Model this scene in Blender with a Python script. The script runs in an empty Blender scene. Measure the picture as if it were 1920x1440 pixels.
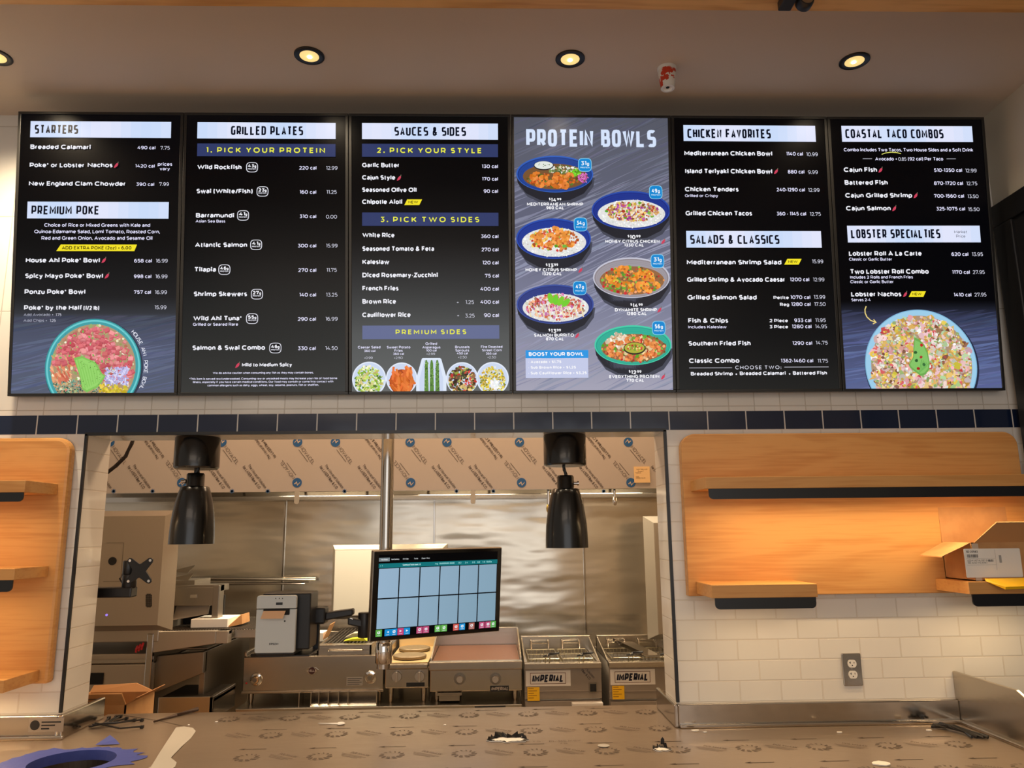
import bpy, math, random
from mathutils import Vector, Matrix

# ---------------------------------------------------------------- camera, world, lights, exposure
S = bpy.context.scene
C = S.collection
CAM = Vector((-0.056, -3.0028, 1.612))
YAW, PITCH, ROLL, FOCAL = 0.0284, 0.1896, -0.0108, 1442.0
def cam_axes():
    cy, sy, cp, sp, cr, sr = math.cos(YAW), math.sin(YAW), math.cos(PITCH), math.sin(PITCH), math.cos(ROLL), math.sin(ROLL)
    f = Vector((sy * cp, cy * cp, sp)); r = Vector((cy, -sy, 0)); u = r.cross(f)
    return r * cr + u * sr, u * cr - r * sr, f
RT, UP, FW = cam_axes()
cd = bpy.data.cameras.new('camera'); co = bpy.data.objects.new('camera', cd); C.objects.link(co)
co.matrix_world = Matrix(((RT.x, UP.x, -FW.x, CAM.x), (RT.y, UP.y, -FW.y, CAM.y), (RT.z, UP.z, -FW.z, CAM.z), (0, 0, 0, 1)))
cd.sensor_width = 36; cd.sensor_fit = 'HORIZONTAL'; cd.lens = FOCAL / 1920 * 36; cd.clip_start = 0.05
S.camera = co
S.view_settings.view_transform = 'Standard'; S.view_settings.look = 'None'
S.view_settings.exposure = 0.0; S.view_settings.gamma = 1.0; S.view_settings.use_curve_mapping = False
W = bpy.data.worlds.new('room_air'); S.world = W; W.use_nodes = True
W.node_tree.nodes['Background'].inputs['Color'].default_value = (1.0, 0.85, 0.70, 1)
W.node_tree.nodes['Background'].inputs['Strength'].default_value = 0.42

def area(name, loc, rot, sx, sy, power, col, spread=180):
    l = bpy.data.lights.new(name, 'AREA'); l.shape = 'RECTANGLE'; l.size = sx; l.size_y = sy; l.energy = power; l.color = col
    l.spread = math.radians(spread)
    o = bpy.data.objects.new(name, l); C.objects.link(o); o.location = loc; o.rotation_euler = rot; return o
def spot(name, loc, power, col, ang, blend=.6, rot=(0, 0, 0), size=.04):
    l = bpy.data.lights.new(name, 'SPOT'); l.energy = power; l.color = col; l.spot_size = math.radians(ang); l.spot_blend = blend; l.shadow_soft_size = size
    o = bpy.data.objects.new(name, l); C.objects.link(o); o.location = loc; o.rotation_euler = rot; return o
WARM = (1.0, .74, .48)
# unseen area lamps added behind the camera for the dining room's ambient light
area('room_fill', (-1.2, -4.6, 3.25), (math.radians(28), 0, 0), 3.0, 1.2, 40, (1.0, .80, .63))
area('room_fill', (2.2, -4.6, 3.25), (math.radians(28), 0, 0), 2.0, 1.2, 20, (1.0, .80, .63))
# daylight from the shop front behind the camera
area('shopfront_daylight', (.3, -6.2, 1.7), (math.radians(90), 0, 0), 4.5, 2.2, 46, (.93, .96, 1.0))
# kitchen ceiling panels between the pass wall and the hood
for lx in (-1.5, -.3, .7):
    area('kitchen_light', (lx, 1.12, 3.3), (0, 0, 0), .9, .4, 21, (1.0, .67, .41))
# lamps inside the hood, above the cooking line
for lx in (-1.3, -.25, .75):
    area('hood_light', (lx, 1.95, 2.30), (math.radians(20), 0, 0), .7, .25, 30, (1.0, .84, .60))

# ---------------------------------------------------------------- helpers
def at(px, py, Y):
    """the point of the vertical plane y = Y seen at this place of the 1920 x 1440 photograph"""
    d = FW + RT * ((px - 960) / FOCAL) - UP * ((py - 720) / FOCAL)
    return CAM + d * ((Y - CAM.y) / d.y)
def onz(px, py, Z):
    d = FW + RT * ((px - 960) / FOCAL) - UP * ((py - 720) / FOCAL)
    return CAM + d * ((Z - CAM.z) / d.z)
def lin(r, g, b, a=1.0):
    f = lambda c: (c / 255 / 12.92) if c / 255 <= .04045 else ((c / 255 + .055) / 1.055) ** 2.4
    return (f(r), f(g), f(b), a)

ORG = {}
class MB:
    def __init__(s): s.v = []; s.f = []; s.m = []; s.c = []; s.sm = []
    def face(s, pts, m=0, col=None, smooth=False):
        n = len(s.v); s.v += [tuple(p) for p in pts]; s.f.append(list(range(n, n + len(pts)))); s.m.append(m); s.c.append(col); s.sm.append(smooth)
    def raw(s, vs, fs, m=0, smooth=False):
        n = len(s.v); s.v += [tuple(p) for p in vs]
        for f in fs: s.f.append([i + n for i in f]); s.m.append(m); s.c.append(None); s.sm.append(smooth)
    def box(s, x0, x1, y0, y1, z0, z1, m=0):
        x0, x1 = min(x0, x1), max(x0, x1); y0, y1 = min(y0, y1), max(y0, y1); z0, z1 = min(z0, z1), max(z0, z1)
        s.raw([(x0, y0, z0), (x1, y0, z0), (x1, y1, z0), (x0, y1, z0), (x0, y0, z1), (x1, y0, z1), (x1, y1, z1), (x0, y1, z1)],
              [(0, 3, 2, 1), (4, 5, 6, 7), (0, 1, 5, 4), (1, 2, 6, 5), (2, 3, 7, 6), (3, 0, 4, 7)], m); return s
    def hexa(s, p, m=0):
        """eight corners: four of the bottom, four of the top, same turn"""
        s.raw(p, [(0, 3, 2, 1), (4, 5, 6, 7), (0, 1, 5, 4), (1, 2, 6, 5), (2, 3, 7, 6), (3, 0, 4, 7)], m); return s
    def prism(s, pts, a, b, axis='y', m=0, smooth=False):
        """outline pts extruded from a to b along an axis; pts are (x,z), (y,z) or (x,y)"""
        mk = {'y': lambda p, t: (p[0], t, p[1]), 'x': lambda p, t: (t, p[0], p[1]), 'z': lambda p, t: (p[0], p[1], t)}[axis]
        n = len(pts); area2 = sum(pts[i][0] * pts[(i + 1) % n][1] - pts[(i + 1) % n][0] * pts[i][1] for i in range(n))
        if (area2 < 0) != (axis == 'y'): pts = pts[::-1]
        a, b = min(a, b), max(a, b)
        vs = [mk(p, a) for p in pts] + [mk(p, b) for p in pts]
        s.raw(vs, [tuple(range(n - 1, -1, -1)), tuple(range(n, 2 * n))], m)
        k = len(s.v) - 2 * n
        for i in range(n):
            j = (i + 1) % n; s.f.append([k + i, k + j, k + n + j, k + n + i]); s.m.append(m); s.c.append(None); s.sm.append(smooth)
        return s
    def lathe(s, prof, cx, cy, cz, n=32, axis='z', m=0, cap=True):
        """profile (radius, height) turned about an axis through (cx, cy, cz)"""
        mk = {'z': lambda r, t, h: (cx + r * math.cos(t), cy + r * math.sin(t), cz + h), 'y': lambda r, t, h: (cx + r * math.cos(t), cy + h, cz - r * math.sin(t)),
              'x': lambda r, t, h: (cx + h, cy + r * math.cos(t), cz + r * math.sin(t))}[axis]
        k = len(prof); vs = [mk(r, 2 * math.pi * i / n, h) for i in range(n) for r, h in prof]; fs = []
        for i in range(n):
            j = (i + 1) % n
            for q in range(k - 1): fs.append((i * k + q, j * k + q, j * k + q + 1, i * k + q + 1))
        if cap:
            if prof[0][0] > 1e-5: fs.append(tuple(i * k for i in range(n - 1, -1, -1)))
            if prof[-1][0] > 1e-5: fs.append(tuple(i * k + k - 1 for i in range(n)))
        s.raw(vs, fs, m, True); return s
    def tube(s, path, r, n=10, m=0, flat=None):
        P = [Vector(p) for p in path]; k = len(P); vs = []; fs = []
        up = Vector((0, 0, 1)); prev = None
        for i in range(k):
            t = (P[min(i + 1, k - 1)] - P[max(i - 1, 0)]).normalized()
            a = t.cross(prev.cross(t) if prev else (up if abs(t.z) < .9 else Vector((1, 0, 0))))
            if a.length < 1e-6: a = t.orthogonal()
            a.normalize(); b = t.cross(a).normalized(); prev = b
            rr = r[i] if isinstance(r, (list, tuple)) else r
            for q in range(n):
                w = 2 * math.pi * q / n; vs.append(P[i] + a * rr * math.cos(w) + b * rr * math.sin(w) * (flat or 1))
        for i in range(k - 1):
            for q in range(n):
                q2 = (q + 1) % n; fs.append((i * n + q, i * n + q2, (i + 1) * n + q2, (i + 1) * n + q))
        fs += [tuple(range(n - 1, -1, -1)), tuple((k - 1) * n + q for q in range(n))]
        s.raw(vs, fs, m, True); return s
    def build(s, name, mats, parent=None, bevel=0, org=None, recalc=True, auto=True):
        o = ORG.get(parent.name, Vector()) if parent else (Vector(org) if org is not None else None)
        if o is None:
            xs, ys, zs = zip(*s.v); o = Vector(((min(xs) + max(xs)) / 2, (min(ys) + max(ys)) / 2, min(zs)))
        me = bpy.data.meshes.new(name); me.from_pydata([(v[0] - o.x, v[1] - o.y, v[2] - o.z) for v in s.v], [], s.f)
        for mt in (mats if isinstance(mats, (list, tuple)) else [mats]): me.materials.append(mt)
        me.polygons.foreach_set('material_index', s.m); me.polygons.foreach_set('use_smooth', s.sm)
        if any(c is not None for c in s.c):
            at_ = me.color_attributes.new('Col', 'FLOAT_COLOR', 'CORNER'); i = 0; buf = []
            for f, c in zip(s.f, s.c): buf += list(c if c is not None else (0, 0, 0, 1)) * len(f)
            at_.data.foreach_set('color', buf)
        me.update()
        ob = bpy.data.objects.new(name, me); C.objects.link(ob)
        if parent: ob.parent = parent
        else: ob.location = o
        ORG[ob.name] = o
        if bevel:
            b = ob.modifiers.new('edge', 'BEVEL'); b.width = bevel; b.segments = 2; b.limit_method = 'ANGLE'; b.angle_limit = math.radians(35); b.use_clamp_overlap = True
        if any(s.sm) and not bevel:
            try: me.set_sharp_from_angle(angle=math.radians(40))
            except Exception: pass
        return ob
def tag(o, label=None, cat=None, group=None, kind=None):
    if label: o['label'] = label
    if cat: o['category'] = cat
    if group: o['group'] = group
    if kind: o['kind'] = kind
    return o
def thing(name, label, cat, loc, rot=None, group=None, local=False):
    o = bpy.data.objects.new(name, None); C.objects.link(o); o.location = loc; o.empty_display_size = .05
    if rot is not None: o.rotation_euler = rot
    ORG[o.name] = Vector((0, 0, 0)) if (local or rot is not None) else Vector(loc)
    return tag(o, label, cat, group)
def dup(root, loc, label, rot=None):
    r = root.copy(); C.objects.link(r); r.location = loc; r['label'] = label
    if rot is not None: r.rotation_euler = rot
    for ch in list(root.children):
        c = ch.copy(); C.objects.link(c); c.parent = r
        for g in list(ch.children):
            d = g.copy(); C.objects.link(d); d.parent = c
    return r
def struct(name, mb, mats, bevel=0):
    return tag(mb.build(name, mats, None, bevel, org=(0, 0, 0)), kind='structure')
def rrect(x0, x1, z0, z1, r, n=5, corners='tl tr br bl'):
    out = []
    for k, cx, cz, a in (('br', x1 - r, z0 + r, -90), ('tr', x1 - r, z1 - r, 0), ('tl', x0 + r, z1 - r, 90), ('bl', x0 + r, z0 + r, 180)):
        if k in corners: out += [(cx + r * math.cos(math.radians(a + 90 * i / n)), cz + r * math.sin(math.radians(a + 90 * i / n))) for i in range(n + 1)]
        else: out.append({'br': (x1, z0), 'tr': (x1, z1), 'tl': (x0, z1), 'bl': (x0, z0)}[k])
    return out

# ---------------------------------------------------------------- materials
def mat(name, col, rough=.5, metal=0., spec=.5, coat=0., emit=None, estr=1., bump=None, var=None, aniso=None):
    """bump = (noise scale xyz, strength, distance); var = (noise scale xyz, dark colour, low, high)"""
    m = bpy.data.materials.new(name); m.use_nodes = True; nt = m.node_tree; b = nt.nodes['Principled BSDF']
    b.inputs['Base Color'].default_value = col; b.inputs['Roughness'].default_value = rough; b.inputs['Metallic'].default_value = metal
    b.inputs['Specular IOR Level'].default_value = spec; b.inputs['Coat Weight'].default_value = coat
    if emit: b.inputs['Emission Color'].default_value = emit; b.inputs['Emission Strength'].default_value = estr
    def noise(sc, detail=3, rough_=.55):
        tc = nt.nodes.new('ShaderNodeTexCoord'); mp = nt.nodes.new('ShaderNodeMapping'); mp.inputs['Scale'].default_value = sc
        n = nt.nodes.new('ShaderNodeTexNoise'); n.inputs['Scale'].default_value = 1; n.inputs['Detail'].default_value = detail; n.inputs['Roughness'].default_value = rough_
        nt.links.new(tc.outputs['Object'], mp.inputs['Vector']); nt.links.new(mp.outputs['Vector'], n.inputs['Vector']); return n
    if bump:
        n = noise(bump[0]); bp = nt.nodes.new('ShaderNodeBump'); bp.inputs['Strength'].default_value = bump[1]; bp.inputs['Distance'].default_value = bump[2]
        nt.links.new(n.outputs['Fac'], bp.inputs['Height']); nt.links.new(bp.outputs['Normal'], b.inputs['Normal'])
    if var:
        n = noise(var[0], 5); rp = nt.nodes.new('ShaderNodeValToRGB'); rp.color_ramp.elements[0].color = var[1]; rp.color_ramp.elements[1].color = col
        rp.color_ramp.elements[0].position = var[2]; rp.color_ramp.elements[1].position = var[3]
        nt.links.new(n.outputs['Fac'], rp.inputs['Fac']); nt.links.new(rp.outputs['Color'], b.inputs['Base Color'])
    return m
def tile_mat(name, bw, rh, mortar, ox, oz, offset, c1, c2, grout, axes='xz', rough=.12):
    m = bpy.data.materials.new(name); m.use_nodes = True; nt = m.node_tree; b = nt.nodes['Principled BSDF']
    tc = nt.nodes.new('ShaderNodeTexCoord'); sp = nt.nodes.new('ShaderNodeSeparateXYZ'); cb = nt.nodes.new('ShaderNodeCombineXYZ')
    nt.links.new(tc.outputs['Object'], sp.inputs[0])
    for i, a in enumerate(axes):
        ad = nt.nodes.new('ShaderNodeMath'); ad.operation = 'SUBTRACT'; ad.inputs[1].default_value = (ox, oz)[i]
        nt.links.new(sp.outputs['xyz'.index(a)], ad.inputs[0]); nt.links.new(ad.outputs[0], cb.inputs[i])
    br = nt.nodes.new('ShaderNodeTexBrick'); br.offset = offset; br.inputs['Scale'].default_value = 1; br.inputs['Brick Width'].default_value = bw
    br.inputs['Row Height'].default_value = rh; br.inputs['Mortar Size'].default_value = mortar; br.inputs['Mortar Smooth'].default_value = .35
    br.inputs['Color1'].default_value = c1; br.inputs['Color2'].default_value = c2; br.inputs['Mortar'].default_value = grout
    nt.links.new(cb.outputs[0], br.inputs['Vector']); nt.links.new(br.outputs['Color'], b.inputs['Base Color'])
    inv = nt.nodes.new('ShaderNodeMath'); inv.operation = 'SUBTRACT'; inv.inputs[0].default_value = 1; nt.links.new(br.outputs['Fac'], inv.inputs[1])
    ns = nt.nodes.new('ShaderNodeTexNoise'); ns.inputs['Scale'].default_value = 9; ns.inputs['Detail'].default_value = 1; nt.links.new(tc.outputs['Object'], ns.inputs['Vector'])
    mx = nt.nodes.new('ShaderNodeMath'); mx.operation = 'MULTIPLY_ADD'; mx.inputs[1].default_value = .5; nt.links.new(ns.outputs['Fac'], mx.inputs[0]); nt.links.new(inv.outputs[0], mx.inputs[2])
    bp = nt.nodes.new('ShaderNodeBump'); bp.inputs['Strength'].default_value = .55; bp.inputs['Distance'].default_value = .0022
    nt.links.new(mx.outputs[0], bp.inputs['Height']); nt.links.new(bp.outputs['Normal'], b.inputs['Normal'])
    b.inputs['Roughness'].default_value = rough; b.inputs['Specular IOR Level'].default_value = .5
    return m
def wood_mat(name, light, dark, axis='x'):
    m = bpy.data.materials.new(name); m.use_nodes = True; nt = m.node_tree; b = nt.nodes['Principled BSDF']
    tc = nt.nodes.new('ShaderNodeTexCoord'); mp = nt.nodes.new('ShaderNodeMapping'); mp.inputs['Scale'].default_value = {'x': (1.3, 5, 9), 'z': (9, 5, 1.3)}[axis]
    nt.links.new(tc.outputs['Object'], mp.inputs['Vector'])
    n1 = nt.nodes.new('ShaderNodeTexNoise'); n1.inputs['Scale'].default_value = .9; n1.inputs['Detail'].default_value = 3; n1.inputs['Distortion'].default_value = .6
    nt.links.new(mp.outputs[0], n1.inputs['Vector'])
    wv = nt.nodes.new('ShaderNodeMath'); wv.operation = 'MULTIPLY'; wv.inputs[1].default_value = 26; nt.links.new(n1.outputs['Fac'], wv.inputs[0])
    sn = nt.nodes.new('ShaderNodeMath'); sn.operation = 'SINE'; nt.links.new(wv.outputs[0], sn.inputs[0])
    mp2 = nt.nodes.new('ShaderNodeMapping'); mp2.inputs['Scale'].default_value = {'x': (4, 60, 130), 'z': (130, 60, 4)}[axis]; nt.links.new(tc.outputs['Object'], mp2.inputs['Vector'])
    n2 = nt.nodes.new('ShaderNodeTexNoise'); n2.inputs['Scale'].default_value = 1; n2.inputs['Detail'].default_value = 3; nt.links.new(mp2.outputs[0], n2.inputs['Vector'])
    a = nt.nodes.new('ShaderNodeMath'); a.operation = 'MULTIPLY_ADD'; a.inputs[1].default_value = .16; nt.links.new(sn.outputs[0], a.inputs[0]); nt.links.new(n2.outputs['Fac'], a.inputs[2])
    rp = nt.nodes.new('ShaderNodeValToRGB'); rp.color_ramp.elements[0].color = dark; rp.color_ramp.elements[1].color = light
    rp.color_ramp.elements[0].position = .22; rp.color_ramp.elements[1].position = .62
    nt.links.new(a.outputs[0], rp.inputs['Fac']); nt.links.new(rp.outputs['Color'], b.inputs['Base Color'])
    b.inputs['Roughness'].default_value = .42; b.inputs['Specular IOR Level'].default_value = .35
    return m
def screen_mat(name, gloss=.25):
    m = bpy.data.materials.new(name); m.use_nodes = True; nt = m.node_tree; b = nt.nodes['Principled BSDF']
    ca = nt.nodes.new('ShaderNodeVertexColor'); ca.layer_name = 'Col'
    b.inputs['Base Color'].default_value = (0, 0, 0, 1); b.inputs['Roughness'].default_value = gloss; b.inputs['Specular IOR Level'].default_value = .12
    nt.links.new(ca.outputs['Color'], b.inputs['Emission Color']); b.inputs['Emission Strength'].default_value = 1.0
    return m
def print_mat(name):
    m = bpy.data.materials.new(name); m.use_nodes = True; nt = m.node_tree; b = nt.nodes['Principled BSDF']
    ca = nt.nodes.new('ShaderNodeVertexColor'); ca.layer_name = 'Col'; b.inputs['Roughness'].default_value = .5
    nt.links.new(ca.outputs['Color'], b.inputs['Base Color']); return m

M = {}
WHT, WHT2, GRT = lin(226, 222, 214), lin(221, 217, 208), lin(214, 206, 194)
M['tile'] = tile_mat('white_subway_tile', .1553, .0732, .0028, 1.255 + .0776, 1.2026, .5, WHT, WHT2, GRT)
M['tile_tall'] = tile_mat('white_tall_tile', .1033, .40, .0022, -2.0, 2.094, 0, WHT, WHT2, lin(196, 188, 176))
M['tile_navy'] = tile_mat('navy_band_tile', .1540, .0785, .003, -1.8135, 1.998, 0, lin(22, 34, 60), lin(24, 36, 64), lin(208, 204, 198))
M['tile_jamb'] = tile_mat('jamb_tile', .40, .0732, .0028, -.2, 1.2026, 0, WHT, WHT2, GRT, 'yz')
M['tile_soffit'] = tile_mat('soffit_tile', .1540, .40, .0028, -1.8135, -.2, 0, WHT, WHT2, GRT, 'xy')
M['paint'] = mat('beige_wall_paint', lin(205, 196, 178), .75)
M['ceiling'] = mat('ceiling_paint', lin(212, 196, 178), .7)
M['black_trim'] = mat('black_metal_trim', lin(22, 22, 24), .35)
M['black'] = mat('black_plastic', lin(24, 24, 26), .38)
M['blackmetal'] = mat('black_enamel', lin(3, 3, 3), .26, 0, .45, .15, bump=((260, 260, 260), .25, .0006))
M['bezel'] = mat('black_screen_bezel', lin(30, 29, 28), .35)
M['wood'] = wood_mat('maple_veneer', lin(212, 156, 92), lin(198, 138, 76))
M['wood_beam'] = wood_mat('beam_wood', lin(226, 176, 112), lin(200, 146, 84))
M['steel'] = mat('brushed_steel', lin(186, 177, 164), .27, 1, bump=((1.2, 30, 60), .12, .002))
M['steel_satin'] = mat('satin_steel', lin(184, 172, 156), .34, .72, bump=((1.2, 30, 60), .1, .002))
M['steel_smooth'] = mat('polished_steel', lin(186, 180, 172), .14, 1)
M['steel_dark'] = mat('dark_steel', lin(150, 142, 130), .34, 1, bump=((2, 30, 60), .1, .002))  # one even tone, darker than the brushed steel
M['steel_wall'] = mat('wavy_steel_sheet', lin(200, 191, 176), .22, .96, bump=((.7, 1.2, 2.6), .6, .05))
M['film'] = mat('tan_protective_film', lin(188, 178, 170), .38, .0, .4, bump=((3, 3, 3), .2, .004))
M['white_film'] = mat('cream_sheet', lin(182, 176, 164), .5)
M['counterfilm'] = mat('grey_protective_film', lin(160, 142, 124), .30, .55, .5, bump=((5, 7, 5), .35, .006))
M['iron'] = mat('dark_cast_iron', lin(52, 44, 36), .5, .3)
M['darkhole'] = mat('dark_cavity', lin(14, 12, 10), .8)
M['plate'] = mat('hot_plate_grey', lin(128, 110, 84), .5, .4)
M['griddle'] = mat('oiled_griddle_plate', lin(112, 62, 26), .3, .4, bump=((9, 9, 9), .15, .003))
M['cream_top'] = mat('buff_enamel_top', lin(214, 186, 138), .4, .5)
M['grey_film'] = mat('grey_matte_film', lin(150, 140, 128), .5, .25)
M['card'] = mat('brown_cardboard', lin(196, 146, 94), .8, var=((14, 14, 14), lin(180, 130, 82), .3, .6))
M['card_in'] = mat('cardboard_inside', lin(178, 128, 80), .85)
M['yellow_mailer'] = mat('yellow_mailer_paper', lin(240, 186, 20), .45, bump=((20, 20, 20), .3, .004))
M['yellow'] = mat('yellow_sticker', lin(250, 196, 20), .5)
M['white'] = mat('white_paper', lin(238, 234, 226), .6)
M['white_plastic'] = mat('white_plastic', lin(226, 222, 214), .35)
M['grey_plastic'] = mat('pale_grey_plastic', lin(196, 204, 206), .4)
M['tape'] = mat('blue_painter_tape', lin(58, 72, 150), .6, bump=((30, 30, 30), .4, .004))
M['grey_rubber'] = mat('dark_cable', lin(40, 30, 26), .6)
M['led'] = mat('led_strip', (0, 0, 0, 1), emit=(1, .72, .36, 1), estr=4)
M['bulb'] = mat('downlight_reflector', lin(250, 230, 150), .3, emit=(1, .72, .26, 1), estr=.8)
M['bulb_core'] = mat('downlight_core', (1, 1, 1, 1), emit=(1, .95, .8, 1), estr=4)
M['screen'] = screen_mat('lit_display')
M['print'] = print_mat('ink')
M['chrome'] = mat('chrome', lin(225, 220, 214), .08, 1)
M['knob'] = mat('silver_knob', lin(190, 184, 176), .3, .7)
M['red'] = mat('red_badge', lin(190, 30, 30), .4)
M['wire'] = mat('basket_wire', lin(190, 178, 150), .3, 1)
M['floor'] = mat('brown_floor_tile', lin(110, 92, 76), .5)

# ---------------------------------------------------------------- lettering
# Every letter is a set of pen strokes (x right, y up, capital height 1); '@cx,cy,rx,ry,from,to' is an arc.
G = {}
for _l in '''A|.9|0,0 .45,1 .9,0;.17,.28 .73,.28
B|.74|0,0 0,1 .38,1 @.4,.765,.27,.235,90,-90 0,.53;.38,.53 @.42,.265,.32,.265,90,-90 0,0
C|.9|@.5,.5,.5,.5,48,312
D|.88|0,0 0,1 .36,1 @.38,.5,.5,.5,90,-90 0,0
E|.66|.66,1 0,1 0,0 .66,0;0,.52 .58,.52
F|.64|.64,1 0,1 0,0;0,.48 .57,.48
G|.93|@.5,.5,.5,.5,50,310 .9,.12 .9,.48 .62,.48
H|.82|0,0 0,1;.82,0 .82,1;0,.52 .82,.52
I|.12|.06,0 .06,1
J|.55|.15,1 .55,1 .55,.3 @.28,.28,.27,.28,0,-150
K|.8|0,0 0,1;.78,1 .04,.38;.26,.56 .8,0
L|.62|0,1 0,0 .62,0
M|.98|0,0 0,1 .49,.28 .98,1 .98,0
N|.84|0,0 0,1 .84,0 .84,1
O|1|@.5,.5,.5,.5,90,450
P|.74|0,0 0,1 .4,1 @.42,.67,.32,.33,90,-90 0,.34
Q|1|@.5,.5,.5,.5,90,450;.58,.22 .94,-.12
R|.78|0,0 0,1 .4,1 @.42,.67,.32,.33,90,-90 0,.34;.4,.34 .76,0
S|.68|@.35,.74,.33,.26,40,215 .35,.51 @.35,.26,.33,.26,72,-140
T|.76|0,1 .76,1;.38,1 .38,0
U|.8|0,1 0,.38 @.4,.38,.4,.38,180,360 .8,1
V|.88|0,1 .44,0 .88,1
W|1.34|0,1 .34,0 .67,.92 1,0 1.34,1
X|.82|0,1 .82,0;.82,1 0,0
Y|.8|0,1 .4,.42 .8,1;.4,.42 .4,0
Z|.74|.04,1 .72,1 .03,0 .74,0
a|.58|@.28,.52,.27,.2,150,0 .56,0;.56,.41 .26,.41 @.25,.2,.25,.2,90,270 .3,0 .56,.14
b|.64|0,0 0,1.04;@.32,.36,.32,.36,180,-180
c|.58|@.34,.36,.34,.36,48,312
d|.64|.64,0 .64,1.04;@.32,.36,.32,.36,0,360
e|.66|.03,.35 .64,.35 @.33,.36,.32,.36,5,315
f|.42|.42,.98 @.33,.8,.19,.22,80,180 .14,0;0,.68 .4,.68
g|.64|@.32,.36,.32,.36,0,360;.64,.72 .64,0 @.32,-.01,.32,.27,0,-150
h|.6|0,0 0,1.04;0,.42 @.3,.42,.3,.3,180,0 .6,0
i|.13|.06,0 .06,.72;.06,.9 .06,1.04
j|.22|.16,.72 .16,-.1 @.02,-.1,.14,.15,0,-100;.16,.9 .16,1.04
k|.6|0,0 0,1.04;.57,.72 .03,.24;.2,.38 .6,0
l|.12|.06,0 .06,1.04
m|1|0,0 0,.72;0,.45 @.25,.45,.25,.27,180,0 .5,0;.5,.45 @.75,.45,.25,.27,180,0 1,0
n|.6|0,0 0,.72;0,.42 @.3,.42,.3,.3,180,0 .6,0
o|.68|@.34,.36,.34,.36,90,450
p|.64|0,-.28 0,.72;@.32,.36,.32,.36,180,-180
q|.64|.64,-.28 .64,.72;@.32,.36,.32,.36,0,360
r|.38|0,0 0,.72;0,.4 @.3,.42,.3,.29,180,85 .38,.71
s|.5|@.26,.54,.24,.18,35,215 .26,.37 @.26,.18,.24,.18,70,-145
t|.42|.14,.96 .14,.2 @.32,.19,.18,.19,180,290;0,.69 .4,.69
u|.6|0,.72 0,.3 @.3,.3,.3,.3,180,360 .6,.72;.6,.3 .6,0
v|.64|0,.72 .32,0 .64,.72
w|.98|0,.72 .25,0 .49,.66 .73,0 .98,.72
x|.6|0,.72 .6,0;.6,.72 0,0
y|.64|0,.72 .32,.02;.64,.72 .3,-.1 @.1,-.12,.2,.15,0,-110
z|.54|.02,.72 .52,.72 .02,0 .54,0
0|.78|@.39,.5,.39,.5,90,450
1|.36|0,1 .34,1 .34,0
2|.66|@.32,.7,.31,.3,160,-25 .03,0 .66,0
3|.66|.04,1 .62,1 .3,.6 @.32,.31,.33,.31,90,-145
4|.76|.48,1 .03,.3 .76,.3;.56,.52 .56,0
5|.66|.6,1 .12,1 .07,.58 .3,.6 @.32,.31,.33,.31,90,-145
6|.7|.58,.96 @.4,.5,.38,.5,75,180 .02,.33;@.36,.31,.33,.31,180,-180
7|.7|.03,.78 .03,1 .68,1 .26,0
8|.72|@.36,.75,.3,.25,90,450;@.36,.27,.36,.27,90,450
9|.7|.12,.04 @.3,.5,.38,.5,-105,0 .68,.67;@.34,.69,.33,.31,0,360
.|.16|.08,0 .08,.1
,|.16|.1,.1 .1,0 .04,-.16
:|.16|.08,0 .08,.1;.08,.52 .08,.62
-|.34|0,.36 .34,.36
+|.5|0,.42 .5,.42;.25,.16 .25,.68
*|.34|.17,.62 .17,1;0,.7 .34,.92;.34,.7 0,.92
/|.5|0,-.08 .5,1.06
(|.36|@.56,.45,.54,.74,122,238
)|.36|@-.2,.45,.54,.74,58,-58
&|.84|.8,0 .2,.66 @.34,.8,.19,.2,215,-40 .1,.42 @.3,.24,.28,.24,140,330 .78,.42
$|.66|@.34,.72,.3,.2,35,215 .34,.5 @.34,.28,.31,.22,72,-140;.34,-.12 .34,1.12
'|.12|.06,.7 .06,1
%|.3|@.15,.5,.12,.12,0,360
<|.4|.38,.72 .03,.42 .38,.12
!|.14|.07,1 .07,.3;.07,.1 .07,0
~|.2|.02,.36 .18,.36 .18,.5 .02,.5 .02,.36'''.split('\n'):
    _k, _w, _s = _l.split('|')
    G[_k] = (float(_w), [[(t[0] == '@', [float(v) for v in t.lstrip('@').split(',')]) for t in st.split()] for st in _s.split(';')])
G['\u00c0'] = (G['A'][0], G['A'][1] + [[(False, [.25, 1.32]), (False, [.46, 1.14])]])

def strokes(ch, sq):
    """polyline pen strokes of one letter; sq > 2 squares the bowls"""
    out = []
    for st in G[ch][1]:
        p = []
        for arc, v in st:
            if not arc: p.append((v[0], v[1]))
            else:
                cx, cy, rx, ry, a0, a1 = v
                n = max(4, int(abs(a1 - a0) / 22))
                for i in range(n + 1):
                    a = math.radians(a0 + (a1 - a0) * i / n); c, s = math.cos(a), math.sin(a)
                    p.append((cx + rx * math.copysign(abs(c) ** (2 / sq), c), cy + ry * math.copysign(abs(s) ** (2 / sq), s)))
        out.append(p)
    return out

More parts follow.
